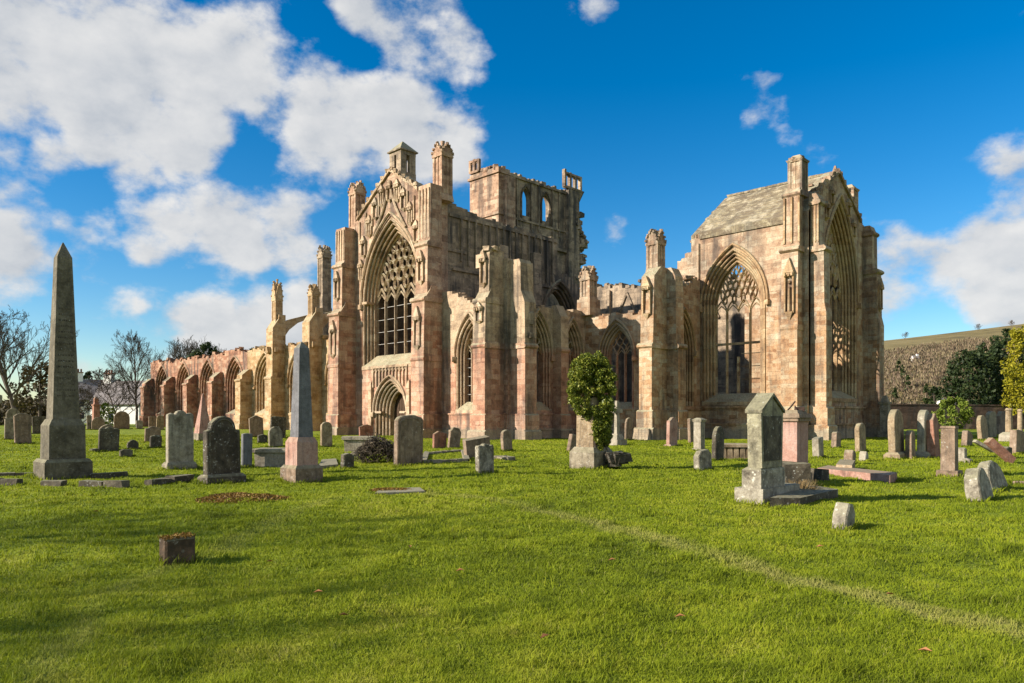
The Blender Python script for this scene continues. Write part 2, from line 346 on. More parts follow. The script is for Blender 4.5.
def hood(mb, m, u, hw, zs, za, r=.11, drop=.25, n=16):
    P = arch(u, hw, zs, za, n); P = [(P[0][0], P[0][1]-drop)]+P+[(P[-1][0], P[-1][1]-drop)]
    mb.tube([m(x, -.05, z) for x, z in P], r, 6)
    for q in (P[0], P[-1]): mb.rock(m(q[0], -.08, q[1]), .34,.3,.36, .2)
def oval(u, z, a, b, n=12, pt=.0):
    return [(u+a*math.cos(2*math.pi*i/n), z+b*math.sin(2*math.pi*i/n)*(1+pt*abs(math.sin(2*math.pi*i/n)))) for i in range(n)]
def leaf(u, z, a, b, rot, n=14):                  # mouchette: an oval drawn to a point and turned
    P = []
    for i in range(n):
        q = 2*math.pi*i/n; x = a*math.sin(q)*(1-.25*math.cos(q)); y = b*math.cos(q)
        P.append((u+x*math.cos(rot)-y*math.sin(rot), z+x*math.sin(rot)+y*math.cos(rot)))
    return P
FOILS = [(.65,1.5,.27,.5,0),(1.95,1.45,.27,.46,.0),(0,2.15,.42,.5,0),(.88,2.2,.38,.46,.5),(1.62,2.15,.30,.42,-.3),(2.3,1.95,.30,.52,.35),
         (.44,2.98,.38,.46,-.35),(1.22,2.95,.38,.44,.5),(1.93,2.85,.28,.5,.5),(0,3.72,.34,.42,0),(.78,3.68,.36,.44,.5),(1.45,3.55,.26,.42,.6),(.36,4.35,.30,.38,.35),(.93,4.22,.22,.36,.65),(0,4.83,.22,.32,0)]
def bar(mb, m, P, d, th, r):                     # a moulded bar following a curve: diamond section, ridge to the front
    n = len(P)
    if n < 2: return
    vs = []
    for i, (u, z) in enumerate(P):
        a, b = P[max(0,i-1)], P[min(n-1,i+1)]; dx, dz = b[0]-a[0], b[1]-a[1]; l = math.hypot(dx,dz) or 1; nx, nz = -dz/l*r, dx/l*r
        vs += [m(u,d,z), m(u+nx,d+th*.45,z+nz), m(u,d+th,z), m(u-nx,d+th*.45,z-nz)]
    mb.add(vs, [(4*i+q, 4*i+(q+1)%4, 4*i+4+(q+1)%4, 4*i+4+q) for i in range(n-1) for q in range(4)])
def tracery(m, u, hw, zsill, zs, za, lights, d, parent, mat, bars=0, th=.24, mw=.15, cell=.7, asp=1.5, miss=(), rbar=None, gone=0.0, rows=0, foils=()):
    lw = 2*hw/lights; hh = lw*.95; rb = rbar or mw*.42; rd = random.Random(int(abs(u)*31)+lights)
    ins = lambda p: inside_arch(p, u, hw, zs, za, .0)
    def head(x):                                   # underside of the ogee heads of the lights
        i = min(lights-1, max(0, int((x-u+hw)/lw))); q = min(1, abs(x-(u-hw+lw*(i+.5)))/(lw/2)); return zs+hh*(1-q)**.55
    mb = MB()
    for i in range(lights):
        c = u-hw+lw*(i+.5)
        for sg in (-1,1):
            P = [(c+sg*lw/2*q, zs+hh*(1-q)**.55) for q in (1,.97,.9,.78,.6,.4,.22,.1,.03,0)]
            bar(mb, m, [p for p in P if ins(p)], d-.02, th, rb*1.25)
            P = [(c+sg*(lw/2)*q, zs+hh*(.62*(1-q)**.7)-.02) for q in (1,.85,.65,.4,.18,0)]
            bar(mb, m, [p for p in P if ins(p)], d+.04, th*.6, rb*.8)      # cusped sub-arch
    for (fx, fz, fa, fb, fr) in foils:
        for sg in ((-1,1) if fx else (1,)):
            P = leaf(u+sg*fx, zs+fz, fa, fb, -sg*fr, 16); P = P+[P[0]]; bar(mb, m, P, d, th, rb)
            Q = leaf(u+sg*fx, zs+fz, fa*.66, fb*.7, -sg*fr, 16); bar(mb, m, Q+[Q[0]], d+th*.3, th*.5, rb*.55)
    w = cell/2; per = cell*asp; K = int(2*hw/w)+2
    for k in range(-K, K+1) if not foils else ():
        seg = []; z = zs-.05
        while z < za+.05:
            ph = math.cos(2*math.pi*(z-zs-hh*.9)/per); ph = math.copysign(abs(ph)**.8, ph)
            p = (u+(k+(.5 if lights % 2 == 0 else 0))*w+(w/2)*ph*(1 if k % 2 else -1), z)
            if ins(p) and z > head(p[0])-.02 and not (gone and rd.random() < gone): seg.append(p)
            else:
                bar(mb, m, seg, d, th, rb); seg = []
            z += per/14
        bar(mb, m, seg, d, th, rb)
    A = arch(u, hw-.03, zs, za-.04, 14); bar(mb, m, A, d-.02, th, rb*1.3)
    tr = mb.build('tracery', mat, parent)
    for i in range(1, lights):
        if i in miss: continue
        c = u-hw+lw*i; q = MB()
        pts = [(-mw/2,th*.5),(-.03,-.06),(.03,-.06),(mw/2,th*.5),(.04,th),(-.04,th)]
        q.prism([m(c+x, d+y, zsill) for x, y in pts], tuple(b-a for a, b in zip(m(0,0,zsill), m(0,0,zs+.15))))
        q.build('mullion', mat, parent)
    if bars:
        q = MB()
        for k in range(bars):
            z = zsill+(zs-zsill)*(k+1)/(bars+.35); q.bm(m, u-hw, u+hw, d+.1, d+.12, z-.013, z+.013)
        q.build('saddle_bars', M['zinc'], parent)
    return tr
def sill(m, u, hw0, hw1, z0, z1, d, T, parent, mat):
    mb = MB(); P = [(-.06,z0-.25),(-.06,z0),(d,z1),(T,z1),(T,z0-.25)]
    a = [m(u-hw0, p[0], p[1]) for p in P]; mb.prism(a, tuple(y-x for x, y in zip(m(u-hw0,0,0), m(u+hw0,0,0))))
    return mb.build('sill', mat, parent)
def buttress(m, u0, u1, prof, parent, mat, strings=(), plinth=True, name='buttress', pl=(.7,1.75), back=.1):
    """prof: list of (z, front depth) rising; negative depth stands out from the wall."""
    mb = MB(); P = [(back, -.5)]+[(d, z) for z, d in [(-.5, prof[0][1])]+list(prof)]+[(back, prof[-1][0])]
    mb.prism([m(u0,d,z) for d, z in P], tuple(b-a for a, b in zip(m(u0,0,0), m(u1,0,0))))
    f = prof[0][1]
    if plinth:
        for k, (e, z0, z1) in enumerate(((.26,-.5,pl[0]-.12),(.13,pl[0]-.12,pl[1]-.1))):
            Q = [(f-e,z0),(f-e,z1),(f-e+.12,z1+.1),(back-.01*k,z1+.1),(back-.01*k,z0)]
            mb.prism([m(u0-e,d,z) for d, z in Q], tuple(b-a for a, b in zip(m(u0-e,0,0), m(u1+e,0,0))))
    for (z, d, e) in strings:
        Q = [(d-e,z-.06),(d-e,z+.06),(d,z+.2),(back-.02,z+.2),(back-.02,z-.16),(d,z-.16)]
        mb.prism([m(u0-e*.8,q,zz) for q, zz in Q], tuple(b-a for a, b in zip(m(u0-e*.8,0,0), m(u1+e*.8,0,0))))
    return mb.build(name, mat, parent)
def niche(m, u, d, z0, z1, w, parent, mat, statue=False):
    mb = MB(); h = z1-z0; e = .16
    for s in (-1,1): mb.bm(m, u+s*w/2-.05, u+s*w/2+.05, d-e, d+.03, z0+.12*h, z1-.22*h)
    # canopy
    zc = z1-.24*h
    mb.add([m(u-w*.62,d-e-.1,zc), m(u+w*.62,d-e-.1,zc), m(u+w*.62,d+.03,zc), m(u-w*.62,d+.03,zc), m(u,d-e,z1), m(u,d+.03,z1)],
           [(0,1,2,3),(0,1,4),(1,2,5,4),(3,0,4,5),(2,3,5)])
    mb.bm(m, u-w*.6, u+w*.6, d-e-.06, d+.02, zc-.12, zc+.04)
    for s in (-1,0,1): mb.rock(m(u+s*w*.42,d-e-.05,zc-.14), .14,.14,.2,.2)
    # corbel
    mb.add([m(u-w*.5,d-e-.06,z0+.14*h), m(u+w*.5,d-e-.06,z0+.14*h), m(u+w*.5,d+.03,z0+.14*h), m(u-w*.5,d+.03,z0+.14*h), m(u,d-.02,z0), m(u,d+.03,z0)],
           [(0,1,2,3),(0,4,1),(1,4,5,2),(3,5,4,0),(2,5,3)])
    if statue:
        mb.tube([m(u,d-.1,z0+.14*h+i*.1*h) for i in range(5)], w*.2, 6, w*.14)
        mb.rock(m(u,d-.1,z0+.14*h+.47*h), w*.24,w*.24,w*.3,.15)
    return mb.build('niche', mat, parent)
def pinnacle(cx, cy, z0, z1, w, parent, mat, broken=False, name='pinnacle', cap=.72):
    mb = MB(); h = z1-z0; zc = z0+h*cap
    mb.frustum(cx, cy, z0-.3, zc, w*.84, w*.8)
    mb.frustum(cx, cy, z0-.35, z0+.12, w*1.1, w*.98)
    for sx in (-1,1):
        for sy in (-1,1): mb.frustum(cx+sx*w*.38, cy+sy*w*.38, z0, zc+.1, w*.2, w*.19)
    for sx, sy in ((0,-1),(0,1),(1,0),(-1,0)): mb.frustum(cx+sx*w*.4, cy+sy*w*.4, z0, zc, w*.1, w*.1)
    mb.frustum(cx, cy, zc-.06, zc+.08, w*1.02, w*1.06)
    gh = (z1-zc)*(.8 if not broken else .72)
    for rot in range(4):
        c, s = math.cos(rot*math.pi/2), math.sin(rot*math.pi/2)
        T = lambda x, y, z: (cx+x*c-y*s, cy+x*s+y*c, z)
        gq = gh*random.uniform(.82,1.08)*(.6 if broken and rot == 2 else 1); y0, y1 = -w*.5, -w*.2
        P = [(-.48,0),(-.46,.22),(-.34,.55),(-.16,.85),(0,1.0),(.16,.85),(.34,.55),(.46,.22),(.48,0)]
        mb.prism([T(a*w, y0, zc+.08+q*gq) for a, q in P], tuple(p-q for p, q in zip(T(0,y1,0), T(0,y0,0))))
        for k in range(4):
            a, q = P[1+k]; 
            for sg in (-1,1): mb.rock(T(sg*a*w, y0-.02, zc+.1+q*gq), w*.13,w*.13,w*.15,.3)
        mb.rock(T(0,y0+.05,zc+.12+gq), w*.16,w*.16,w*.22,.25)
    mb.frustum(cx, cy, zc, zc+gh*.8, w*.72, w*.42)
    if broken:
        for _ in range(7): mb.rock((cx+random.uniform(-.2,.2)*w, cy+random.uniform(-.2,.2)*w, zc+gh*random.uniform(.75,1.15)), w*.34,w*.34,w*.3)
    else:
        mb.frustum(cx, cy, zc+gh*.5, z1, w*.5, w*.06); mb.rock((cx,cy,z1-.05), w*.2,w*.2,w*.22,.2)
    return mb.build(name, mat, parent)
def block_pinnacle(cx, cy, z0, z1, w, parent, mat, name='pinnacle'):
    mb = MB(); zc = z1-.42
    mb.frustum(cx, cy, z0-.3, zc, w*.86, w*.84); mb.frustum(cx, cy, z0-.35, z0+.1, w*1.08, w*.95)
    for sx in (-1,1):
        for sy in (-1,1): mb.frustum(cx+sx*w*.38, cy+sy*w*.38, z0, zc, w*.2, w*.2)
    for sx, sy in ((0,-1),(0,1),(1,0),(-1,0)): mb.frustum(cx+sx*w*.41, cy+sy*w*.41, z0, zc, w*.1, w*.1)
    mb.frustum(cx, cy, zc-.05, zc+.1, w*1.0, w*1.14); mb.frustum(cx, cy, zc+.1, z1, w*1.0, w*.5)
    for _ in range(9): mb.rock((cx+random.uniform(-.45,.45)*w, cy+random.uniform(-.45,.45)*w, zc+.16), w*.25,w*.25,.2,.3)
    return mb.build(name, mat, parent)

# ================================================================== THE ABBEY
AB = empty('ruined_abbey', (-48, 45, 0), 'huge roofless pink and golden sandstone Gothic abbey ruin with traceried windows and buttresses', 'abbey')
def child(mb, name, mat, parent=AB, label=None):
    o = mb.build(name, mat, parent)
    if label: o['label'] = label
    return o
# ---------------- south transept
ms = mS(34.8); UC = -47.7
L0, L1, R0, R1 = -54.0, -52.5, -42.85, -41.4
top = [(-53.2,17.6)]+[(-52.0,17.95),(-51.95,18.2)]
gab = [(-53.3,-.5),(-53.3,17.5),(-52.1,17.9),(-47.62,20.75),(-46.2,20.0),(-44.4,18.9),(-44.2,18.5)]+ragged(-44.2,18.5,-42.3,18.3,.12,.35)+[(-42.2,-.5)]
WIN = dict(u=UC, hw0=3.85, zs=10.8, za0=17.35)
mb = MB()
door_hole = arch_full(UC, 2.15, -.45, 1.9, 4.6)
mb.plate(ms, gab, [[(WIN['u']-WIN['hw0'], 5.6)]+arch(WIN['u'],WIN['hw0'],WIN['zs'],WIN['za0'])+[(WIN['u']+WIN['hw0'],5.6)], door_hole], 0, 1.3)
rubble(mb, ms, ragged(-44.2,18.5,-42.3,18.3,.1,.4), 0, 1.2, 1, .3)
tw = child(mb, 'transept_gable_wall', M['transept'])
mb = MB()                                            # gable coping, battered crockets
for (a, b) in (((-52.2,17.95),(-47.62,20.95)), ((-47.62,20.95),(-44.1,18.75))):
    n = 14
    for i in range(n):
        u0 = a[0]+(b[0]-a[0])*i/n; u1 = a[0]+(b[0]-a[0])*(i+1)/n; z0 = a[1]+(b[1]-a[1])*i/n; z1 = a[1]+(b[1]-a[1])*(i+1)/n
        j = random.uniform(-.03,.03)
        mb.prism([ms(u0+.01,-.18,z0+j-.12), ms(u1-.01,-.18,z1+j-.12), ms(u1-.01,-.18,z1+j+.12), ms(u0+.01,-.18,z0+j+.12)], (0,1.4,0))
        if i % 2: mb.rock(ms(u0,-.1,z0+.2), .26,.26,.26,.3)
mb.build('gable_coping', M['mould'], tw)
# great south window
mb = MB(); ring(mb, ms, UC, 5.6, 10.8, 3.85, 17.35, 3.25, 16.2, .95, 1.25, 4, True, 16); hood(mb, ms, UC, 3.98, 10.8, 17.62, .12)
for s in (-1,1): mb.bm(ms, UC+s*3.6-.42, UC+s*3.6+.42, -.04, .75, 10.75, 10.95)
gw = child(mb, 'great_south_window', M['mould'])
tracery(ms, UC, 3.25, 6.5, 10.8, 16.2, 5, .95, gw, M['mould'], bars=4, mw=.24, cell=.92, rbar=.085, th=.26, foils=FOILS)
sill(ms, UC, 3.84, 3.25, 5.62, 6.55, .95, 1.28, gw, M['mould'])
# ogee gablet over the great window
mb = MB()
for s in (-1,1):
    mb.tube([ms(UC+s*x,-.1,z) for x, z in ((2.1,16.1),(1.45,17.0),(.85,17.9),(.35,18.9),(.06,20.1))], .11, 6)
mb.build('ogee_gablet', M['mould'], gw)
# stepped niches that climb the gable round the window head
for k, (x, z) in enumerate(((3.9,12.6),(3.55,14.5),(2.75,16.05),(1.9,17.3),(1.05,18.15))):
    for s in (-1,1):
        if s == 1 and x > 3.6: continue
        niche(ms, UC+s*x*(1 if s < 0 else .96), 0, z, z+1.9, .55, tw, M['mould'], k % 2 == 0)
niche(ms, UC, 0, 18.35, 20.1, .5, tw, M['mould'])
for x in (-4.15,-3.25,-2.35,-1.45,1.45,2.3,3.1):
    zz = 20.5-abs(x)*.66; mb = MB(); mb.bm(ms, UC+x-.06, UC+x+.06, -.12, .02, zz-2.0, zz-.15); mb.build('gable_shaft', M['mould'], tw)
# portal
mb = MB(); ring(mb, ms, UC, -.45, 1.9, 2.15, 4.6, 1.2, 3.6, 1.0, 1.28, 5, True, 12); hood(mb, ms, UC, 2.22, 1.9, 4.78, .1, .2)
for s in (-1,1): mb.bm(ms, UC+s*1.72-.5, UC+s*1.72+.5, -.02, .3, 1.82, 1.98)
pt = child(mb, 'south_doorway', M['mould'])
mb = MB(); mb.bm(ms, UC-1.25, UC+1.25, 1.32, 1.42, -.4, 3.7)
for i in range(7): mb.bm(ms, UC-1.2+i*.35, UC-.9+i*.35, 1.28, 1.33, -.3, 3.6)
mb.build('door', M['woodoor'], pt)
mb = MB()
for s in (-1,1):
    mb.bm(ms, UC+s*2.5-.2, UC+s*2.5+.2, -.22, .02, -.3, 3.7)
    mb.add([ms(UC+s*2.5-.26,-.27,3.7),ms(UC+s*2.5+.26,-.27,3.7),ms(UC+s*2.5+.26,.02,3.7),ms(UC+s*2.5-.26,.02,3.7),ms(UC+s*2.5,-.1,4.5)],[(0,1,2,3),(0,1,4),(1,2,4),(3,0,4)])
for i in range(11):
    x = UC-2.2+i*.44; zb = 4.86-1.0*min(1,(abs(x-UC)/1.9))
    mb.bm(ms, x-.05, x+.05, -.12, .02, max(3.9,zb), 5.45)
    if i < 10:
        mb.tube([ms(x+.05+.34*q,-.08,5.12+.2*math.sin(math.pi*q)) for q in (0,.25,.5,.75,1)], .035, 5)
mb.bm(ms, UC-2.35, UC+2.35, -.14, .02, 5.42, 5.56)
mb.build('panel_frieze', M['mould'], pt)
# transept buttresses
for (a, b, w3) in ((L0,L1,(-54.0,-52.65)), (R0,R1,(-42.9,-41.55))):
    bt = buttress(ms, a, b, [(5.7,-1.7),(9.9,-1.62),(10.75,-1.05),(11.0,-1.0)], AB, M['transept'], [(5.7,-1.7,.07),(9.95,-1.64,.12)])
    niche(ms, (a+b)/2, -1.63, 6.2, 9.5, .62, bt, M['mould'])
    o = buttress(ms, w3[0], w3[1], [(10.7,-1.25),(14.0,-1.2),(14.35,-1.0),(17.2 if a < -50 else 18.4,-.95)], AB, M['transept'], [(14.0,-1.22,.12)], False)
    niche(ms, (w3[0]+w3[1])/2, -1.22, 11.0, 13.6, .55, o, M['mould'])
    q = MB()
    for k in range(4): q.bm(ms, w3[0]+.08+k*.36, w3[0]+.2+k*.36, -1.04, -.9, 14.5, 17.0 if a < -50 else 18.1)
    q.build('panel_ribs', M['mould'], o)
pinnacle(-53.05, 35.3, 17.3, 21.3, 1.05, AB, M['transept'])
pinnacle(-42.15, 35.5, 17.8, 21.9, 1.1, AB, M['transept'])
mb = MB()                                            # little shafts beside the gable (left)
mb.frustum(-51.2,36.3,17.0,20.2,.35,.3); mb.frustum(-50.75,36.3,17.0,20.2,.3,.3)
child(mb, 'gable_turret', M['transept'])
# bellcote
bc = empty('bellcote', (-47.4, 35.5, 20.6)); bc.parent = AB; bc.matrix_parent_inverse = AB.matrix_basis.inverted()
mb = MB(); cx, cy = -47.35, 35.75
mb.box(cx-.75,cx+.75,cy-.75,cy+.75,20.2,20.75)
for sx in (-1,1):
    for sy in (-1,1): mb.box(cx+sx*.56-.17,cx+sx*.56+.17,cy+sy*.56-.17,cy+sy*.56+.17,20.75,22.15)
mb.box(cx-.74,cx+.74,cy-.74,cy+.74,22.12,22.4)
for sx in (-1,1):
    mb.box(cx+sx*.27-.14,cx+sx*.27+.14,cy-.72,cy-.4,20.75,22.15)
    mb.box(cx+.4,cx+.7,cy+sx*.3-.14,cy+sx*.3+.14,20.75,22.15)
mb.build('bellcote_walls', M['tower'], bc)
mb = MB(); mb.frustum(cx,cy,22.4,22.5,1.75,1.75); mb.frustum(cx,cy,22.5,23.35,1.7,.1); mb.build('bellcote_roof', M['tower'], bc)

# transept east clerestory wall
mx = mE(-42.4)
EP = [(34.9,7.5),(34.9,18.5)]+ragged(34.9,18.5,36.4,18.35,.15,.35)+[(36.4,18.3),(36.5,17.7)]+ragged(36.5,17.7,38.8,17.4,.12,.5)+ragged(38.8,17.3,48.6,16.95,.16,.4)+[(48.7,16.9),(48.72,14.6)]+ragged(48.75,14.5,52.6,13.0,.12,.4)+[(52.7,-.5),(51.7,-.5)]
big = arch_full(49.0, 2.25, 8.2, 10.0, 13.4)
EPf = EP[:-2]+[(52.7,7.5)]
mb = MB(); mb.plate(mx, EPf, [big], 0, 1.1); rubble(mb, mx, EPf[4:-3:2], 0, 1.1, 1, .26)
tc = child(mb, 'transept_clerestory_wall', M['tower'])
mb = MB()
for y in np.arange(37.5,48.4,.75): mb.bm(mx, y-.07, y+.07, -.16, .01, 13.2+random.uniform(-.3,.3), 16.7)
mb.bm(mx, 36.3, 48.6, -.14, .01, 16.62, 16.85); mb.bm(mx, 35, 38.0, -.12, .01, 14.0, 14.2)
mb.build('blind_panelling', M['tower'], tc)
mb = MB(); mb.bm(mx, 36.6, 48.7, -.18, .0, 12.6, 12.75)
for y in (41.6, 45.6): mb.bm(mx, y-.5, y+.5, -.6, .01, 9.5, 15.2)
mb.build('wall_piers', M['tower'], tc)
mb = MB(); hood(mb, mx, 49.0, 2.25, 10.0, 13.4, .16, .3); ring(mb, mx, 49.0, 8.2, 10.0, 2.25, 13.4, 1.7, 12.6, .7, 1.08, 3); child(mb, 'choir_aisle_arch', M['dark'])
# transept body: west wall and vault keep the inside dark
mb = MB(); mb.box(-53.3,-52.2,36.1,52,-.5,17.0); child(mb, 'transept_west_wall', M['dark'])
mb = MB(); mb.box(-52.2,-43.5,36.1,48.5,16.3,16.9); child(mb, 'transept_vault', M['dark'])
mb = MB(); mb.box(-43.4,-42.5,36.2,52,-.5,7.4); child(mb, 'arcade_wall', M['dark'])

# ---------------- transept chapels
cs = mS(34.82)
CW = [(-42.2,-.5),(-42.2,10.7),(-40.3,10.55)]+ragged(-40.3,10.45,-37.4,9.2,.1,.3)+[(-37.3,9.6),(-37.2,11.5)]+ragged(-37.2,11.7,-34.7,12.0,.15,.4)+[(-34.6,-.5)]
cu, chw = -38.45, 1.45
mb = MB(); mb.plate(cs, CW, [[(cu-chw,2.0)]+arch(cu,chw,5.9,8.65)+[(cu+chw,2.0)]], 0, .9)
rubble(mb, cs, CW[3:10:2], 0, .9, 1, .26); child(mb, 'chapel_south_wall', M['chapel'])
mb = MB(); ring(mb, cs, cu, 2.0, 5.9, chw, 8.65, 1.0, 7.9, .55, .85, 3); hood(mb, cs, cu, chw+.08, 5.9, 8.82, .08)
w = child(mb, 'chapel_window', M['mould']); tracery(cs, cu, 1.0, 2.5, 5.9, 7.9, 3, .55, w, M['mould'], bars=5, mw=.1, cell=.55, asp=1.5, th=.16); sill(cs, cu, chw-.01, 1.0, 2.0, 2.6, .55, .88, w, M['mould'])
o = buttress(cs, -36.2, -35.03, [(6.2,-1.75),(9.15,-1.66),(9.9,-1.2),(10.2,-1.15)], AB, M['chapel'], [(6.2,-1.75,.1),(9.15,-1.68,.07)])
niche(cs, -35.6, -1.66, 7.6, 9.1, .6, o, M['mould'])
o = buttress(cs, -36.05, -35.1, [(9.8,-1.3),(12.3,-1.26),(12.6,-1.15)], AB, M['chapel'], [], False); niche(cs, -35.58, -1.28, 10.0, 12.6, .5, o, M['mould'])
mb = MB(); mb.box(-36.9,-36.0,34.0,34.8,11.6,12.5)
for _ in range(7): mb.rock((random.uniform(-36.0,-35.1),random.uniform(33.6,34.6),12.55+random.uniform(0,.2)),.4,.4,.3)
child(mb, 'flyer_stub', M['chapel'])
xe = mE(-34.6)
XE = [(34.9,-.5),(34.9,11.9)]+ragged(34.9,11.9,37.2,11.9,.12,.4)+[(37.3,9.5)]+ragged(37.3,9.2,42.9,9.3,.14,.45)+[(42.9,-.5)]
wins = [(37.75,1.35,8.75),(41.45,1.15,8.55)]
mb = MB(); mb.plate(xe, XE, [[(y-h,2.0)]+arch(y,h,5.9,za)+[(y+h,2.0)] for y, h, za in wins], 0, .95)
rubble(mb, xe, [p for p in XE[2:-1:2]], 0, .9, 1, .3); child(mb, 'chapel_east_wall', M['chapel'])
mb = MB()
for z, e in ((.62,.26),(1.7,.13)): mb.bm(xe, 34.95, 42.8, -e, .0, -.5 if e > .2 else .5, z); mb.bm(xe, 34.95, 42.8, -e-.06, 0, z-.005, z+.1)
mb.bm(cs, -42.0, -34.75, -.25, 0, -.5, .62); mb.bm(cs, -42.0, -34.75, -.12, 0, .5, 1.7); mb.bm(cs, -42.0, -34.75, -.18, 0, 1.695, 1.8)
child(mb, 'chapel_plinth', M['chapel'])
for y, h, za in wins:
    mb = MB(); ring(mb, xe, y, 2.0, 5.9, h, za, h-.4, za-.6, .5, .9, 3); hood(mb, xe, y, h+.1, 5.9, za+.2, .1)
    w = child(mb, 'chapel_window', M['chapel']); tracery(xe, y, h-.4, 2.5, 5.9, za-.6, 3, .5, w, M['chapel'], bars=0, mw=.1, cell=.55, asp=1.5, th=.16); sill(xe, y, h-.01, h-.4, 2.0, 2.6, .5, .92, w, M['chapel'])
o = buttress(xe, 35.0, 36.1, [(6.2,-1.35),(9.1,-1.3),(9.9,-.95),(11.7,-.92),(11.95,-.8)], AB, M['chapel'], [(6.2,-1.35,.1)])
mb = MB(); mb.rock((-33.4,35.6,8.0),.4,.4,.8,.3); mb.rock((-33.2,35.5,6.9),.3,.3,.35,.3); mb.build('carved_corbel', M['chapel'], o)
for y in (39.65,):
    buttress(xe, y-.4, y+.4, [(6.2,-.8),(8.6,-.75),(9.4,-.3)], AB, M['chapel'], [(6.2,-.8,.09)])
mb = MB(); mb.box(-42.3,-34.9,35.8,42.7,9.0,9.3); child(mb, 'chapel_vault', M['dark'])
mb = MB(); mb.frustum(-34.45,43.1,9.0,10.2,1.25,1.2); child(mb, 'pinnacle_base', M['gold'])
pinnacle(-34.45, 43.1, 10.3, 12.75, .95, AB, M['gold'], True, cap=.55)

# ---------------- choir aisle (south-east corner) and ruined stub against the presbytery
aS = mS(42.85); aE = mE(-27.8)
AS_ = [(-34.6,-.5)]+ragged(-34.6,9.0,-29.4,8.75,.14,.45)+[(-29.3,11.2),(-27.9,11.5),(-27.8,-.5)]
mb = MB(); mb.plate(aS, AS_, [[(-31.7-1.5,2.0)]+arch(-31.7,1.5,5.9,8.35)+[(-31.7+1.5,2.0)]], 0, .9); rubble(mb, aS, AS_[1:-3:2], 0, .9, 2, .28)
for z, e in ((.8,.24),(2.0,.12)): mb.bm(aS, -34.5, -28.6, -e, 0, -.5, z); mb.bm(aS, -34.5, -28.6, -e-.07, 0, z-.004, z+.1)
child(mb, 'choir_aisle_south_wall', M['gold'])
mb = MB(); ring(mb, aS, -31.7, 2.0, 5.9, 1.5, 8.35, 1.1, 7.8, .5, .85, 3); hood(mb, aS, -31.7, 1.58, 5.9, 8.5, .09)
w = child(mb, 'choir_aisle_window', M['chapel']); tracery(aS, -31.7, 1.1, 2.5, 5.9, 7.8, 3, .5, w, M['transept'], mw=.1, cell=.55, asp=1.5, th=.16); sill(aS, -31.7, 1.49, 1.1, 2.0, 2.6, .5, .88, w, M['gold'])
AE = [(43.0,-.5),(43.0,11.3)]+ragged(43.0,11.2,44.2,10.6,.15,.3)+ragged(44.2,10.3,47.6,11.6,.25,.35)+[(47.65,-.5)]
mb = MB(); mb.plate(aE, AE, [arch_full(45.45,1.35,2.3,6.3,9.0)], 0, .8); rubble(mb, aE, AE[2:-1:2], 0, .8, 2, .3); child(mb, 'choir_aisle_east_wall', M['gold'])
mb = MB(); ring(mb, aE, 45.45, 2.3, 6.3, 1.35, 9.0, .95, 8.4, .45, .75, 3); hood(mb, aE, 45.45, 1.42, 6.3, 9.15, .09)
for z, e in ((.8,.24),(2.0,.12)): mb.bm(aE, 44.0, 47.6, -e, 0, -.5, z); mb.bm(aE, 44.0, 47.6, -e-.07, 0, z-.004, z+.1)
w = child(mb, 'choir_aisle_window', M['gmould']); tracery(aE, 45.45, .95, 2.6, 6.3, 8.4, 3, .45, w, M['gmould'], mw=.1, cell=.55, asp=1.5, th=.16)
o = buttress(aS, -28.6, -27.6, [(6.25,-1.7),(6.45,-1.55),(10.9,-1.4),(11.6,-.6)], AB, M['gold'], [(6.25,-1.7,.14)], pl=(.85,2.0))
niche(aS, -28.1, -1.48, 8.0, 10.9, .55, o, M['gmould'], False)
mb = MB(); mb.frustum(-28.1,41.0,-.4,.75,1.5,1.1,.9,.6); mb.build('spread_footing', M['gold'], o)
o = buttress(aE, 43.0, 43.95, [(6.25,-1.05),(6.45,-.92),(11.0,-.82),(11.6,-.5)], AB, M['gold'], [(6.25,-1.05,.13)], pl=(.85,2.0))
pinnacle(-28.85, 43.5, 11.6, 14.55, .98, AB, M['gold'], True, cap=.62)
ps = mS(47.8)
stub = [(-30.5,7.5)]+ragged(-30.5,12.2,-29.5,13.0,.22,.28)+ragged(-29.5,13.2,-28.6,13.9,.22,.28)+ragged(-28.6,14.1,-28.1,14.8,.1,.25)+[(-28.0,7.5)]
mb = MB(); mb.plate(ps, stub, [], .05, 1.2); rubble(mb, ps, stub[1:-1], 0, 1.2, 2, .32)
for i in range(26): mb.rock((random.uniform(-30.3,-28.1), 47.6-random.uniform(0,.7), 10.1+random.uniform(-.5,.6)), .45,.45,.32)
child(mb, 'broken_choir_wall', M['gold'])

# ---------------- presbytery
PX0, PX1 = -28.3, -20.0
pe = mE(PX1)
pu, phw = -25.3, 2.43
mb = MB(); mb.plate(ps, [(PX0,-.5),(PX0,14.83),(PX1,15.0),(PX1,-.5)], [[(pu-phw,2.6)]+arch(pu,phw,9.57,13.46,16)+[(pu+phw,2.6)]], 0, 1.1)
mb.bm(ps, -26.0, -21.8, -.09, .0, 14.75, 14.84); mb.tube([(-28.0,47.73,2),(-28.0,47.73,14.1)], .08, 6)
child(mb, 'presbytery_south_wall', M['gold'])
mb = MB(); ring(mb, ps, pu, 2.6, 9.57, phw, 13.46, 1.77, 12.5, .7, 1.05, 4, True, 16); hood(mb, ps, pu, phw+.1, 9.5, 13.64, .11, .2, 18)
w = child(mb, 'presbytery_south_window', M['gmould'])
tracery(ps, pu, 1.77, 3.2, 9.0, 12.5, 4, .7, w, M['gmould'], bars=0, mw=.14, rbar=.05, th=.2, miss=(2,), foils=[(x*.535,z*.645,a*.55,b*.74,r*.6) for x, z, a, b, r in FOILS])
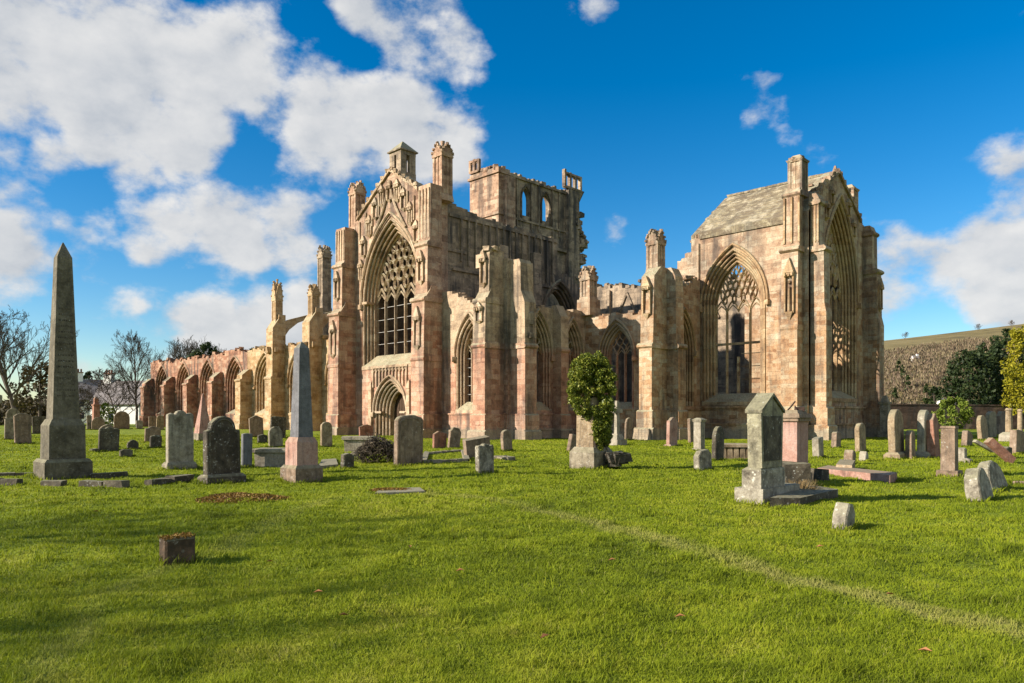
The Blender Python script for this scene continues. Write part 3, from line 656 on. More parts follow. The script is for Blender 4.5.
q = MB(); q.bm(ps, pu-.09, pu+.07, .7, .88, 3.0, 5.8); q.bm(ps, pu-1.77, pu+1.77, .73, .84, 6.65, 6.82)
for z in (4.2,5.1,6.0): q.bm(ps, pu+.2, pu+1.75, .77,.81, z-.025, z+.025)
q.build('transom', M['gmould'], w)
sill(ps, pu, phw-.01, 1.77, 2.6, 3.2, .7, 1.08, w, M['gmould'])
mb = MB()
for m_, u0, u1 in ((ps, PX0+.1, PX1),(pe, 47.95, 58.6)):
    mb.bm(m_, u0, u1, -.27, .0, -.5, 1.0); mb.bm(m_, u0, u1, -.13, 0, .95, 2.15); mb.bm(m_, u0, u1, -.23, 0, 2.145, 2.3); mb.bm(m_, u0, u1, -.35, 0, .99, 1.11)
child(mb, 'presbytery_plinth', M['gold'])
# east wall and its great window
yc, ehw = 53.1, 3.2
GE = [(47.85,-.5),(47.85,15.0),(49.0,16.5)]+[(52.75,18.45),(56.9,15.95)]+ragged(56.9,15.95,58.6,15.6,.15,.35)+[(58.6,-.5)]
mb = MB(); mb.plate(pe, GE, [[(yc-ehw,2.85)]+arch(yc,ehw,9.9,16.9,16)+[(yc+ehw,2.85)]], 0, 1.1); rubble(mb, pe, [(49.2,16.6),(50.2,17.3),(51.4,18.0),(54,17.8),(55.3,17.0),(56.4,16.3),(57.6,15.8)], 0, 1.1, 2, .28)
ew = child(mb, 'presbytery_east_gable', M['gold'])
mb = MB(); ring(mb, pe, yc, 2.85, 9.9, ehw, 16.9, 2.4, 15.6, .85, 1.05, 5, True, 16); hood(mb, pe, yc, ehw+.1, 9.9, 17.1, .11)
w = child(mb, 'great_east_window', M['gmould'])
tracery(pe, yc, 2.4, 3.4, 9.9, 15.6, 5, .8, w, M['gmould'], bars=0, mw=.14, th=.2, rbar=.07, foils=[(x*.73,z*1.04,a*.73,b*1.05,r*.8) for x, z, a, b, r in FOILS])
sill(pe, yc, ehw-.01, 2.4, 2.85, 3.4, .8, 1.05, w, M['gmould'])
mb = MB()
for (a, b) in (((48.9,16.25),(52.75,18.6)), ((52.75,18.6),(57.0,15.95))):
    n = 12
    for i in range(n):
        f0, f1 = i/n, (i+1)/n; j = random.uniform(-.05,.05)
        u0, u1 = a[0]+(b[0]-a[0])*f0, a[0]+(b[0]-a[0])*f1; z0, z1 = a[1]+(b[1]-a[1])*f0, a[1]+(b[1]-a[1])*f1
        mb.prism([pe(u0+.01,-.15,z0-.1+j), pe(u1-.01,-.15,z1-.1+j), pe(u1-.01,-.15,z1+.14+j), pe(u0+.01,-.15,z0+.14+j)], (-1.15,0,0))
        if i % 2: mb.rock(pe(u0,0,z0+.2), .32,.32,.28,.3)
mb.frustum(PX1-.2, 52.75, 18.5, 19.1, .36, .1)
mb.build('gable_coping', M['gold'], ew)
for (y, z) in ((50.6,14.8),(51.4,15.9),(54.4,15.7),(55.4,14.4)): niche(pe, y, 0, z, z+1.4, .45, ew, M['gmould'])
# presbytery buttresses
o = buttress(ps, -21.46, -20.36, [(7.35,-.9),(7.6,-.82),(12.4,-.76),(12.7,-.55),(16.2,-.52),(16.5,-.4)], AB, M['gold'], [(12.44,-.82,.15),(7.35,-.9,.05),(16.1,-.54,.1)], pl=(1.05,2.2))
niche(ps, -20.9, -.8, 7.8, 11.9, .55, o, M['gmould'], True)
q = MB()
for k in range(3): q.bm(ps, -21.42+k*.49, -21.30+k*.49, -.64, -.5, 12.9, 15.9)
q.build('panel_ribs', M['gmould'], o)
o = buttress(pe, 48.1, 49.05, [(8.3,-1.02),(8.95,-.9),(12.4,-.85),(12.7,-.55),(15.8,-.53),(16.1,-.35)], AB, M['gold'], [(12.44,-.9,.13),(15.5,-.55,.13)], pl=(1.05,2.2))
q = MB()
for k in range(3): q.bm(mS(48.1), -19.9+k*.19, -19.83+k*.19, -.06, 0, 12.9, 15.3)
q.build('panel_ribs', M['gmould'], o)
o = buttress(pe, 57.55, 58.55, [(8.3,-1.15),(8.95,-1.0),(12.2,-.95),(12.5,-.68),(15.2,-.65),(15.7,-.45)], AB, M['gold'], [(12.25,-.98,.15),(15.1,-.67,.13)], pl=(1.05,2.2))
niche(pe, 58.05, -.98, 9.2, 11.8, .45, o, M['gmould'])
block_pinnacle(-20.75, 47.9, 16.3, 18.7, 1.0, AB, M['gold'])
block_pinnacle(-21.1, 57.9, 15.9, 19.05, 1.0, AB, M['gold'])
# stone slab roof over a pointed vault
mb = MB(); xs0, xs1 = -28.2, -20.9; NR = 16
for i in range(NR):
    f0, f1 = i/NR, (i+1)/NR
    for s, y0 in ((1,47.7),(-1,58.1)):
        ya, yb = y0+s*5.2*f0, y0+s*5.2*f1; za, zb = 14.8+3.87*f0**.86, 14.8+3.87*f1**.86
        x0 = xs0+random.uniform(-.22,.22)+.25*(f0<.15); lift = .05+random.uniform(-.02,.03)
        mb.add([(x0,ya,za+lift),(xs1,ya,za+lift),(xs1,yb,zb),(x0,yb,zb),(x0,ya,za-.4),(xs1,ya,za-.4),(xs1,yb,zb-.45),(x0,yb,zb-.45)],
               [(0,1,2,3),(7,6,5,4),(0,4,5,1),(3,2,6,7),(0,3,7,4),(1,5,6,2)])
for i in range(16): mb.rock((-28.2+i*.46,52.9,18.7), .5,.3,.16,.2,0)
child(mb, 'presbytery_roof', M['roofstone'])
mb = MB(); mb.plate(mE(-28.2), [(47.9,13.6),(47.9,14.8),(52.9,18.6),(57.9,14.8),(57.9,13.6)]+[(57.7-9.6*f, 13.5+3.7*math.sin(math.pi*f)) for f in (.0,.1,.2,.35,.5,.65,.8,.9,1.0)], [], 0, .5); child(mb, 'roof_end_gable', M['roofstone'])
pn = mN(58.1)
nw = [(-29.2,-.5),(-29.2,13.4)]+ragged(-29.2,13.8,-28.1,14.7,.15,.4)+[(PX1-.1,14.9),(PX1-.1,-.5)]
mb = MB(); mb.plate(pn, nw, [[(pu-2,3.0)]+arch(pu,2,8.6,11.2)+[(pu+2,3.0)]], 0, 1.0); child(mb, 'presbytery_north_wall', M['gold'])
mb = MB()
for x in (-1,0,1): mb.bm(pn, pu+x-.07, pu+x+.07, .45,.62, 3.0, 9.3+1.3*(1-abs(x)))
mb.bm(pn, pu-2, pu+2, .45,.62, 8.4,8.6); child(mb, 'north_window_mullions', M['gmould'])
# north choir wall with blind gabled arches
cn = mS(57.6)
CN = [(-48,-.5),(-48,14.4)]+ragged(-48,14.5,-29.3,13.3,.4,.35)+[(-29.2,-.5)]
NX = (-45.4,-41.4,-37.4,-33.4)
mb = MB(); mb.plate(cn, CN, [arch_full(x,1.45,3,7.4,10.6) for x in NX], 0, 1.1); rubble(mb, cn, CN[2:-1:2], 0, 1, 1, .32)
for x in NX:
    for s in (-1,1): mb.tube([cn(x+s*1.6,-.08,10.0), cn(x,-.08,13.3)], .13, 5)
    mb.bm(cn, x-2.1,x-1.85,-.3,.02,7.4,13.7)
child(mb, 'north_choir_wall', M['tower'])

mb = MB(); mb.box(-48,-28,62.5,63.3,-.5,11.8); child(mb, 'north_aisle_wall', M['dark'])
# ---------------- crossing tower (west wall only)
tx = mE(-55.0)
TP = [(54.4,-.5),(54.4,27.6)]+ragged(54.6,27.4,66.2,27.4,.22,.35)+[(66.3,27.3)]+[(66.3,25.0),(66.6,24.2),(66.5,23.4),(67.1,22.6),(67.0,22),(67.5,21.2),(67.2,20.3),(67.5,19.4),(67.0,18.2),(67.3,17.2),(66.8,16.4),(66.9,-.5)]
lan = [[(y-.62,23.2)]+arch(y,.62,25.0,26.2,6)+[(y+.62,23.2)] for y in (58.0,61.2)]
mb = MB(); mb.plate(tx, TP, lan+[arch_full(60,3.6,2,9,14)], 0, .55)
for i in range(190):
    z = random.uniform(14,25); mb.rock((-55.0-random.uniform(-.25,1.2), 66.85+.5*math.sin(z*.9+1)+random.uniform(-.5,.65), z), random.uniform(.5,1.1),random.uniform(.5,1.0),random.uniform(.25,.55))
tow = child(mb, 'tower_west_wall', M['tower'])
mb = MB()
for y in (58.0,61.2):
    for s in (-1,1): mb.tube([tx(x,-.05,z) for x, z in arch_full(y,.75,22.9,25.0,26.45,6)], .12, 5)
for y in np.arange(55.4,66,1.15): 
    if min(abs(y-58),abs(y-61.2)) > .8: mb.bm(tx, y-.08,y+.08,-.14,.01,21.8,26.9)
mb.bm(tx, 54.7,66.2,-.22,.01,26.9,27.15); mb.bm(tx,54.7,66.2,-.16,.01,22.5,22.7); mb.bm(tx,55,66.2,-.35,.01,20.2,20.5)
mb.build('tower_strings', M['tower'], tow)
mb = MB(); mb.box(-59.0,-54.6,53.5,55.2,-.5,27.4)
for (z, e) in ((22.6,.15),(26.9,.18)): mb.box(-59.0-e,-54.6+e,53.5-e,55.2,z-.12,z+.14)
mb.box(-54.95,-54.2,54.2,55.6,12,26.6)
for _ in range(26): mb.rock((random.uniform(-58.9,-54.8),random.uniform(53.7,55),27.4+random.uniform(0,.35)),.5,.45,.4)
child(mb, 'tower_stair_turret', M['transept'])
def parapet(m, u0, u1, d0, d1, z0, z1, n):
    mb = MB(); mb.bm(m,u0,u1,d0,d1,z0,z0+.25); mb.bm(m,u0,u1,d0,d1,z1-.22,z1)
    for i in range(n+1):
        u = u0+(u1-u0)*i/n; mb.bm(m,u-.14,u+.14,d0+.02,d1-.02,z0+.1,z1+random.uniform(-.15,.35))
        if i < n: mb.tube([m(u+(u1-u0)/n*q,(d0+d1)/2,z1-.3+.0-.35*abs(q-.5)) for q in (0,.5,1)],.08,5)
    return mb
child(parapet(mS(53.45),-58.9,-57.6,-.1,.25,27.5,28.9,2), 'tower_parapet', M['transept'])
child(parapet(mE(-54.9),64.2,67.0,-.3,.15,27.6,29.4,3), 'tower_parapet', M['gold'])
mb = MB(); mb.box(-56.4,-54.5,64.6,66.5,15,27.5); mb.frustum(-55.2,66.5,26.2,27.7,.6,1.6); child(mb, 'tower_angle_pier', M['tower'])

# ---------------- nave chapels
ns = mS(42.3); NB = [-78.25-8.0*i for i in range(6)]
def nave_prof():
    P = [(-120.2,-.5),(-120.2,9.2)]
    for i in range(5,-2,-1):
        c = -79.0-8.03*i
        if i < 5:
            pass
        P += [(c-.2, 9.0+random.uniform(-.5,.3)), (c+1.2, 8.7+random.uniform(-.3,.3)), (c+2.2, 9.6+random.uniform(-.2,.2)), (c+4.0, 10.0+random.uniform(-.2,.2)), (c+5.4, 9.6+random.uniform(-.3,.2)), (c+6.6, 9.0+random.uniform(-.4,.2))]
    return P
def nave_seg(x0, x1, name, mat, cs_):
    P = [(x0,-.5)]+ragged(x0,9.7,x1,9.8,.35,.7)+[(x1,-.5)]
    mb = MB(); mb.plate(ns, P, [[(c-2.5,1.9)]+arch(c,2.5,5.3,9.0,12)+[(c+2.5,1.9)] for c in cs_], 0, 1.0)
    rubble(mb, ns, P[1:-1], 0, 1.0, 1, .45); child(mb, name, mat)
cen = [-79.0-8.03*i-4.0 for i in range(5)]
nave_seg(-120.0,-87.6,'nave_chapel_wall',M['nave'],[c for c in cen if c < -88])
nave_seg(-87.6,-54.0,'nave_chapel_wall',M['navebuff'],[cen[0],-74.97,-66.9,-58.9])
for c in cen+[-74.97,-66.9,-58.9]:
    mat = M['nave'] if c < -88 else M['navebuff']
    mb = MB(); ring(mb, ns, c, 1.9, 5.3, 2.5, 9.0, 1.7, 8.1, .7, .95, 3); hood(mb, ns, c, 2.6, 5.3, 9.2, .12)
    w = child(mb, 'nave_window', mat)
    tracery(ns, c, 1.7, 2.4, 5.3, 8.1, 4, .7, w, mat, mw=.14, cell=.8, asp=1.4, th=.2); sill(ns, c, 2.49, 1.7, 1.9, 2.5, .7, .98, w, mat)
for i in range(6):
    c = -79.0-8.03*i; mat = M['nave'] if i > 1 else M['navebuff']
    if i == 0: continue
    buttress(ns, c-.68, c+.68, [(5.9,-1.5),(6.15,-1.3),(6.6,-1.25),(7.3,-.4)], AB, mat, [(5.9,-1.5,.1)])
for c, zt in ((-79.0,17.3),(-70.97,15.9),(-62.9,15.9)):
    o = buttress(ns, c-.75, c+.75, [(5.9,-1.7),(6.2,-1.55),(11.6,-1.5),(12.7,-.75),(13.2,-.7)], AB, M['navebuff'], [(5.9,-1.7,.1)])
    mb = MB(); mb.rock((c+.1,40.6,9.1),.5,.45,.7,.3); mb.rock((c+.85,41.2,9.2),.4,.4,.5,.3); mb.build('gargoyle', M['navebuff'], o)
    pinnacle(c, 41.75, 12.4, zt, .95, AB, M['navebuff'], zt < 16.5, cap=.6 if zt < 16.5 else .5)
    # flyer to the inner pier
    P = [(41.9,12.3),(43.4,12.9),(45.6,13.6),(47.4,14.1)]; Q = [(47.4,11.0),(47.2,12.3),(46.4,12.9),(45.4,13.0),(44.2,12.5),(43.1,11.6),(42.4,10.6),(42.0,9.6)]
    mb = MB(); mb.prism([(c-.3,y,z) for y, z in P+Q], (.6,0,0)); child(mb, 'flying_buttress', M['navebuff'])
    mb = MB(); mb.box(c-.6,c+.6,47.3,48.6,-.5,14.6); child(mb, 'flyer_pier', M['tower'])
    if c < -75: pinnacle(c, 47.9, 14.6, 22.2, 1.25, AB, M['tower'], False, cap=.8)
mb = MB()
mb.prism([(-87.6,42.8,9.7),(-87.6,48,10.6),(-87.6,48,10.2),(-87.6,42.8,9.3)], (33.5,0,0)); child(mb, 'chapel_slab_roof', M['roofstone'])
mb = MB(); mb.box(-119,-54,48.1,48.8,-.5,8.0); child(mb, 'nave_arcade_wall', M['dark'])

# ================================================================== GROUND, HILL
def gz(x, y):
    d = math.hypot(x, y)
    if d > 300: return 0.0
    k = max(0, 1-max(0, d-35)/40)
    return k*(.09*noise.noise((x*.16,y*.16,1.3))+.055*noise.noise((x*.7,y*.7,5.1))+.045*noise.noise((x*2.0,y*2.0,2.2)))
vs = [(0,0,gz(0,0))]; fs = []; NA = 300; rings = []
r = .5
while r < 6000: rings.append(r); r += max(.12, r*.022)
for r in rings:
    for k in range(NA):
        a = 2*math.pi*k/NA; x, y = r*math.cos(a), r*math.sin(a); vs.append((x, y, gz(x,y)))
fs += [(0, 1+k, 1+(k+1)%NA) for k in range(NA)]
for i in range(len(rings)-1):
    o, p = 1+i*NA, 1+(i+1)*NA
    fs += [(o+k, p+k, p+(k+1)%NA, o+(k+1)%NA) for k in range(NA)]
mb = MB(); mb.v = vs; mb.f = fs; gnd = mb.build('ground', M['turf'], None, True); gnd['kind'] = 'structure'

# grass blades: density falls off with distance
def grass():
    N = 980000
    u = rng.random(N); d = 3.4*(62/3.4)**u*np.exp(rng.normal(0,.02,N))
    a = (rng.random(N)-.5)*math.radians(100)
    xc = np.tan(a)*d
    x = RX*xc+FX*d; y = RY*xc+FY*d
    ex, ey, eh = [], [], []
    for (fx, fy, hx, hy) in FEET:                 # longer untrimmed grass round the foot of each stone
        n = int(260*(hx+hy)+60); a_ = rng.random(n)*2*math.pi; k_ = 1+rng.random(n)*.35
        c_, s_ = np.cos(a_), np.sin(a_); q_ = np.maximum(np.abs(c_),np.abs(s_))
        ex.append(fx+hx*c_/q_*k_); ey.append(fy+hy*s_/q_*k_); eh.append(.05+.09*rng.random(n))
    NT_ = 700; td = 3.6*(26/3.6)**rng.random(NT_); ta = (rng.random(NT_)-.5)*math.radians(84)
    for q_, w_ in zip(td, ta):                    # scattered coarse tufts
        n = int(rng.integers(14,46)); cxx, cyy = cam(math.tan(w_)*q_, q_); r_ = .03+.07*rng.random()
        ex.append(cxx+rng.normal(0,r_,n)); ey.append(cyy+rng.normal(0,r_,n)); eh.append((.05+.05*rng.random(n))*(.6+.8*rng.random()))
    ex, ey, eh = map(np.concatenate, (ex, ey, eh)); x = np.concatenate([x,ex]); y = np.concatenate([y,ey]); d = np.concatenate([d,np.maximum(3,FX*ex+FY*ey)]); N0 = N; N = len(x)
    def vn(sx, ph):                              # cheap value noise from summed sines
        return (np.sin(x*sx+ph)*np.cos(y*sx*1.13-ph*2)+np.sin((x+y)*sx*.61+ph*3)*np.cos((x-y)*sx*.83+ph))*.5
    cl = vn(1.9,.4)*.5+vn(4.7,1.7)*.5+vn(11.3,2.9)*.35
    z = np.array([gz(px,py) for px, py in zip(x.tolist(), y.tolist())])
    cl2 = vn(.55,7.7)+.6*vn(2.9,3.3)
    h = (.016+.02*rng.random(N)+.05*np.clip(cl,0,1.1)*np.clip(.55+cl2,.1,1.3))*np.clip(.9+d*.02,1,1.5)
    h[N0:] = eh
    w = (.0019+.0013*rng.random(N))*np.clip(d/4.5,1,14)
    th = rng.random(N)*2*math.pi; wx, wy = np.cos(th)*w, np.sin(th)*w
    ld = .8+2.2*vn(1.3,5.0)+rng.normal(0,1.5,N); lm = h*(.3+.8*rng.random(N))
    lx, ly = np.cos(ld)*lm, np.sin(ld)*lm
    V = np.empty((N,5,3), dtype=np.float32)
    V[:,0] = np.stack([x-wx,y-wy,z-.008],1); V[:,1] = np.stack([x+wx,y+wy,z-.008],1)
    V[:,2] = np.stack([x+wx*.8+lx*.35,y+wy*.8+ly*.35,z+h*.6],1); V[:,3] = np.stack([x-wx*.8+lx*.35,y-wy*.8+ly*.35,z+h*.6],1)
    V[:,4] = np.stack([x+lx,y+ly,z+h],1)
    base = (np.arange(N)*5)[:,None]
    loops = np.concatenate([base+np.array([0,1,2,3]), base+np.array([3,2,4])],1).astype(np.int32).ravel()
    me = bpy.data.meshes.new('grass'); me.vertices.add(N*5); me.vertices.foreach_set('co', V.ravel())
    me.loops.add(N*7); me.loops.foreach_set('vertex_index', loops)
    ls = np.empty((N,2), dtype=np.int32); ls[:,0] = np.arange(N)*7; ls[:,1] = ls[:,0]+4
    me.polygons.add(N*2); me.polygons.foreach_set('loop_start', ls.ravel())
    me.update(); me.validate(); me.materials.append(M['blade'])
    o = bpy.data.objects.new('grass', me); COL.objects.link(o)
    tag(o, 'short bright green churchyard turf with lumpy tufts and worn straw tracks', 'grass', kind='stuff')

# hill on the right
HILLTREES = []
def hill_h(u, v):                                # u along, v across (0 foot .. 1 crest)
    return (84+86*u)*(v**.8)*(1+.05*noise.noise((u*2.2,v*2,0)))
mb = MB(); NU, NV = 60, 26; hp = {}
m_h, t, b, _ = newmat('hill_pasture')
p_ = t.n('ShaderNodeNewGeometry').outputs['Position']
c_ = t.ramp(t.math('ADD', t.math('MULTIPLY', t.noise(p_, .02, 5, .65), .8), t.math('MULTIPLY', t.noise(p_, .15, 3), .2)), [(.3,(.10,.078,.032)),(.5,(.18,.138,.052)),(.7,(.25,.195,.085))])
L(t, c_, b.inputs['Base Color'])
def hill_pt(u, v):
    d = 420+560*v; px = 760+560*u; x, y = at(px, d); return (x, y, -1+hill_h(u,v))
for i in range(NU+1):
    for j in range(NV+1): mb.v.append(hill_pt(i/NU, j/NV))
for i in range(NU):
    for j in range(NV):
        a = i*(NV+1)+j; mb.f.append((a,a+1,a+NV+2,a+NV+1))
hl = mb.build('hill', m_h, None, True); hl['kind'] = 'structure'
mb = MB()
for _ in range(15000):
    u = random.random(); v = random.random()**.8*.78
    lim = .50+.10*noise.noise((u*7,1,0))+.06*u
    if v > lim: continue
    x, y, z = hill_pt(u, v); hh = random.uniform(4.5,7.5); wr = hh*.45
    for k in range(14):
        a = random.uniform(0,6.28); q = random.uniform(.1,1)*wr; zz = z+hh*random.uniform(.25,.8)
        cx, cy = x+math.cos(a)*q, y+math.sin(a)*q; b2 = random.uniform(0,3.14); e = hh*.055
        mb.add([(cx-e*math.cos(b2),cy-e*math.sin(b2),zz),(cx+e*math.cos(b2),cy+e*math.sin(b2),zz),(cx+random.uniform(-e,e),cy+random.uniform(-e,e),zz+hh*random.uniform(.16,.36))],[(0,1,2)])
hw_ = mb
for px, v, sd in ((903,.16,71),(908,.10,72),(899,.22,73),(926,.06,74),(895,.05,75)):
    u = (px-760)/560; X, Y, Z = hill_pt(u, v); HILLTREES.append((px,X,Y,Z,sd))
mb = hw_
tag(mb.build('hillside_wood', M['wood']), 'purplish brown leafless woodland covering the lower hillside', 'wood', kind='stuff')

# ================================================================== TREES
def bare_tree(x, y, h, label, r0=.3, seed=1, spread=.55, depth=6, group=None, name='bare_tree', thin=.011, wide=1.0, low=.22):
    rd = random.Random(seed); root = empty(name, (x,y,0), label, 'tree', group); tr, cr = MB(), MB()
    def limb(mb, p, d, ln, r, r1, n, lift, sides):
        pts = [p.copy()]; q = p.copy(); dd = d.copy()
        for i in range(n):
            dd = (dd+Vector((rd.gauss(0,.11),rd.gauss(0,.11),lift+rd.gauss(0,.05)))).normalized(); q = q+dd*ln/n; pts.append(q.copy())
        mb.tube(pts, max(r,thin), sides, max(r1,thin*.7), False); return pts
    def side(d):
        ax = d.orthogonal().normalized(); ax.rotate(Matrix.Rotation(rd.uniform(0,6.28), 3, d)); return ax
    def grow(p, d, ln, r, lev):
        pts = limb(cr, p, d, ln, r, r*.45, 4 if lev < 2 else 3, .07, 4 if lev < 2 else 3)
        if lev >= depth: return
        k = (7,6,5,4,4,3)[min(lev,5)]
        for i in range(k):
            f = .25+.75*(i+rd.random())/k; j = min(len(pts)-1, max(1, round(f*(len(pts)-1)))); dd = (pts[j]-pts[j-1]).normalized()
            nd = (dd+side(dd)*spread*rd.uniform(.9,1.7)+Vector((0,0,.12))).normalized()
            grow(pts[j], nd, ln*rd.uniform(.42,.62)*(1.15-.35*f), r*.5*(1.1-.4*f), lev+1)
    trunk = limb(tr, Vector((x,y,-.3)), Vector((rd.gauss(0,.04),rd.gauss(0,.04),1)), h*.9, r0, r0*.15, 9, .03, 7)
    m = 20
    for i in range(m):
        f = low+(1-low)*(i+rd.random()*.8)/m; g_ = f*9; j = min(8,int(g_)); p = trunk[j].lerp(trunk[j+1], g_-j)
        d = Vector((math.cos(i*2.4+rd.random()),math.sin(i*2.4+rd.random()),.75+.9*f)).normalized()
        grow(p, d, h*(.46*(1-f)**.8+.10)*rd.uniform(.8,1.15), r0*(.5*(1-f)+.12), 2)
    zm = max(p[2] for p in cr.v); k = h/zm
    for q in (tr, cr): q.v = [(x+(a-x)*wide, y+(b-y)*wide, c*k) for a, b, c in q.v]
    tr.build('trunk', M['bark'], root); cr.build('crown', M['bark'], root)
    return root
def leaves(mb, pts, size, rd, flat=0.0):
    for p in pts:
        n = Vector((rd.gauss(0,1),rd.gauss(0,1),rd.gauss(0,1)+flat)).normalized(); a = n.orthogonal().normalized(); b = n.cross(a)
        q = rd.uniform(0,6.28); c, s = math.cos(q), math.sin(q); a, b = a*c+b*s, b*c-a*s; e = size*rd.uniform(.6,1.3)
        mb.add([p-a*e*.9, p-b*e*.5, p+a*e, p+b*e*.5], [(0,1,2,3)])
def clumpy(x, y, z0, z1, rad, n, size, mat, label, cat, name, seed, prof, trunk=True, clumps=60, group=None, sq=1.0, up=.6):
    rd = random.Random(seed); root = empty(name, (x,y,0), label, cat, group); mb = MB()
    C = []
    for i in range(clumps):
        f = rd.random(); rr = prof(f)*rad*math.sqrt(rd.uniform(.25,1)); a = rd.uniform(0,6.28)
        C.append((Vector((x+rr*math.cos(a), y+rr*math.sin(a)*sq, z0+(z1-z0)*f)), rad*rd.uniform(.18,.34)*(.45+.55*prof(f))))
    for i in range(n):
        c, r = C[rd.randrange(clumps)]; v = Vector((rd.gauss(0,1),rd.gauss(0,1),rd.gauss(0,up+.3)))
        v = v.normalized()*r*rd.uniform(.55,1.05); leaves(mb, [c+v], size, rd)
    mb.build('crown' if trunk else 'foliage', mat, root)
    if trunk:
        t_ = MB(); t_.tube([(x,y,-.2),(x+.05,y,z0+(z1-z0)*.4),(x,y,z0+(z1-z0)*.9)], max(.12,rad*.09), 7, .03); t_.build('trunk', M['bark'], root)
    else:
        t_ = MB()
        for k in range(5): t_.tube([(x+rd.uniform(-.1,.1),y+rd.uniform(-.1,.1),-.1),(x+rd.uniform(-.5,.5)*rad,y+rd.uniform(-.5,.5)*rad,z0+(z1-z0)*.75)], .035, 5, .012)
        t_.build('stem', M['bark'], root)
    return root
# left background
def hgt(py, d): return EYE+(HOR-py)*d/FPX
x, y = at(20,105); bare_tree(x, y, hgt(303,105), 'big leafless tree spreading beside the left edge behind the tallest obelisk', .34, 5, .5, 6, thin=.02, low=.18, wide=1.0)
x, y = at(137,118); bare_tree(x, y, hgt(329,118), 'slender leafless tree just left of the nave ruins', .27, 11, .5, 6, thin=.016, wide=.85)
for px, d, ty, sd, lb in ((186,175,336,21,'leafless tree rising behind the nave wall, left of the dark pine'),(176,185,338,24,'thin leafless tree furthest left above the nave wall'),(228,180,347,29,'low leafless tree just right of the pine above the nave wall'),(203,190,334,33,'tall leafless tree behind the dark pine above the nave wall')):
    x, y = at(px, d); bare_tree(x, y, hgt(ty,d), lb, .3, sd, .5, 5, 'leafless trees beyond the nave', thin=.028)
cone = lambda f: max(.05, 1.0-f)**.7
egg = lambda f: math.sqrt(max(.02, 1-(2*f-.9)**2/1.25))
col_ = lambda f: .55+.45*math.sin(math.pi*min(1,f*.9+.12))
x, y = at(207,165); clumpy(x, y, 5, hgt(345,165), 4.6, 3600, .42, M['pine'], 'dark green pine behind the middle of the nave wall', 'tree', 'pine_tree', 5, egg)
x, y = at(252,168); clumpy(x, y, 5, hgt(350,168), 3.4, 1300, .5, M['pine'], 'rounded dark evergreen peeping over the nave wall near the spire', 'tree', 'evergreen_tree', 6, egg)
x, y = at(40,120); clumpy(x, y, 0, hgt(364,120), 3.8, 2600, .35, M['rusthedge'], 'russet evergreen bush left of the tallest obelisk', 'tree', 'evergreen_tree', 8, egg)
x, y = at(88,185); clumpy(x, y, 0, hgt(370,185), 3.6, 1600, .45, M['yew'], 'dark conifer behind the white house chimneys', 'tree', 'conifer_tree', 9, cone)
x, y = at(106,108); clumpy(x, y, 0, hgt(404,108), 1.5, 1500, .16, M['bush'], 'clipped yellow green bush below the white house', 'bush', 'clipped_bush', 10, egg, False)
mb = MB(); rd = random.Random(4)
for k in range(9000):
    px = rd.uniform(-60,80); d = rd.uniform(122,140); x, y = at(px, d); hh = (3.6+1.6*noise.noise((px*.06,0,3)))*rd.random()**.7
    leaves(mb, [Vector((x,y,hh))], .33, rd)
tag(mb.build('hedge', M['rusthedge']), 'long brown winter hedge along the left edge of the churchyard', 'hedge')
mb = MB()
for k in range(16000):
    px = rd.uniform(-500,700); d = rd.uniform(260,330); x, y = at(px, d); hh = (9+5*noise.noise((px*.025,0,7)))*rd.random()**.8
    leaves(mb, [Vector((x,y,hh))], 1.0, rd)
tag(mb.build('distant_wood', M['wood']), 'distant leafless wood beyond the abbey', 'wood', kind='stuff')
for xc, d, h_, sd, lb in ((-27.0,.5,13,61,'leafless tree outside the left edge, nearer the camera'),(-29.5,3.6,14,62,'leafless tree outside the left edge, farther from the camera')):
    x, y = cam(xc, d); bare_tree(x, y, h_, lb, .3, sd, .5, 4, thin=.012)
# right background
W0, W1 = at(862,88), at(1120,92)
mb = MB(); dx, dy = W1[0]-W0[0], W1[1]-W0[1]; ln = math.hypot(dx,dy); ux, uy = dx/ln, dy/ln
mb.prism([(W0[0]-uy*0,W0[1],-.3),(W1[0],W1[1],-.3),(W1[0],W1[1],2.75),(W0[0],W0[1],2.95)], (-uy*.5, ux*.5, 0))
for i in range(60):
    f = (i+.5)/60; mb.rock((W0[0]+dx*f-uy*.25, W0[1]+dy*f+ux*.25, 2.95-.2*f+.06), ln/60*1.02,.62,.16,.06,math.atan2(uy,ux))
tag(mb.build('boundary_wall', M['brickwall']), 'long dark stone churchyard wall below the hill', 'wall')
for px, d, ty, rad, sd, lb in ((968,104,352,3.1,41,'dark yew with a low bushy crown, leftmost of the evergreen clump by the wall'),(990,108,346,3.6,42,'dark yew in the middle of the evergreen clump by the wall'),(1008,112,331,3.4,43,'tallest dark yew, behind the golden conifer')):
    x, y = at(px, d); clumpy(x, y, 1.2, hgt(ty,d), rad, 5200, .26, M['yew'], lb, 'tree', 'yew_tree', sd, egg, True, 110, 'dark yews by the churchyard wall', up=1.0)
x, y = at(1027,88); clumpy(x, y, 2.0, hgt(327,88), 2.5, 7000, .17, M['golden'], 'golden yellow conifer at the right edge', 'tree', 'golden_conifer', 45, col_, True, 120)
x, y = at(934,128); clumpy(x, y, 0, hgt(387,128), 2.6, 1600, .3, M['yew'], 'small dark spruce just beyond the wall left of the yews', 'tree', 'spruce_tree', 46, cone)
x, y = at(953,84); clumpy(x, y, .2, hgt(399,84), 1.8, 3600, .15, M['bush'], 'yellow green bush growing among the gravestones before the wall', 'bush', 'leafy_bush', 47, egg, False, 50)
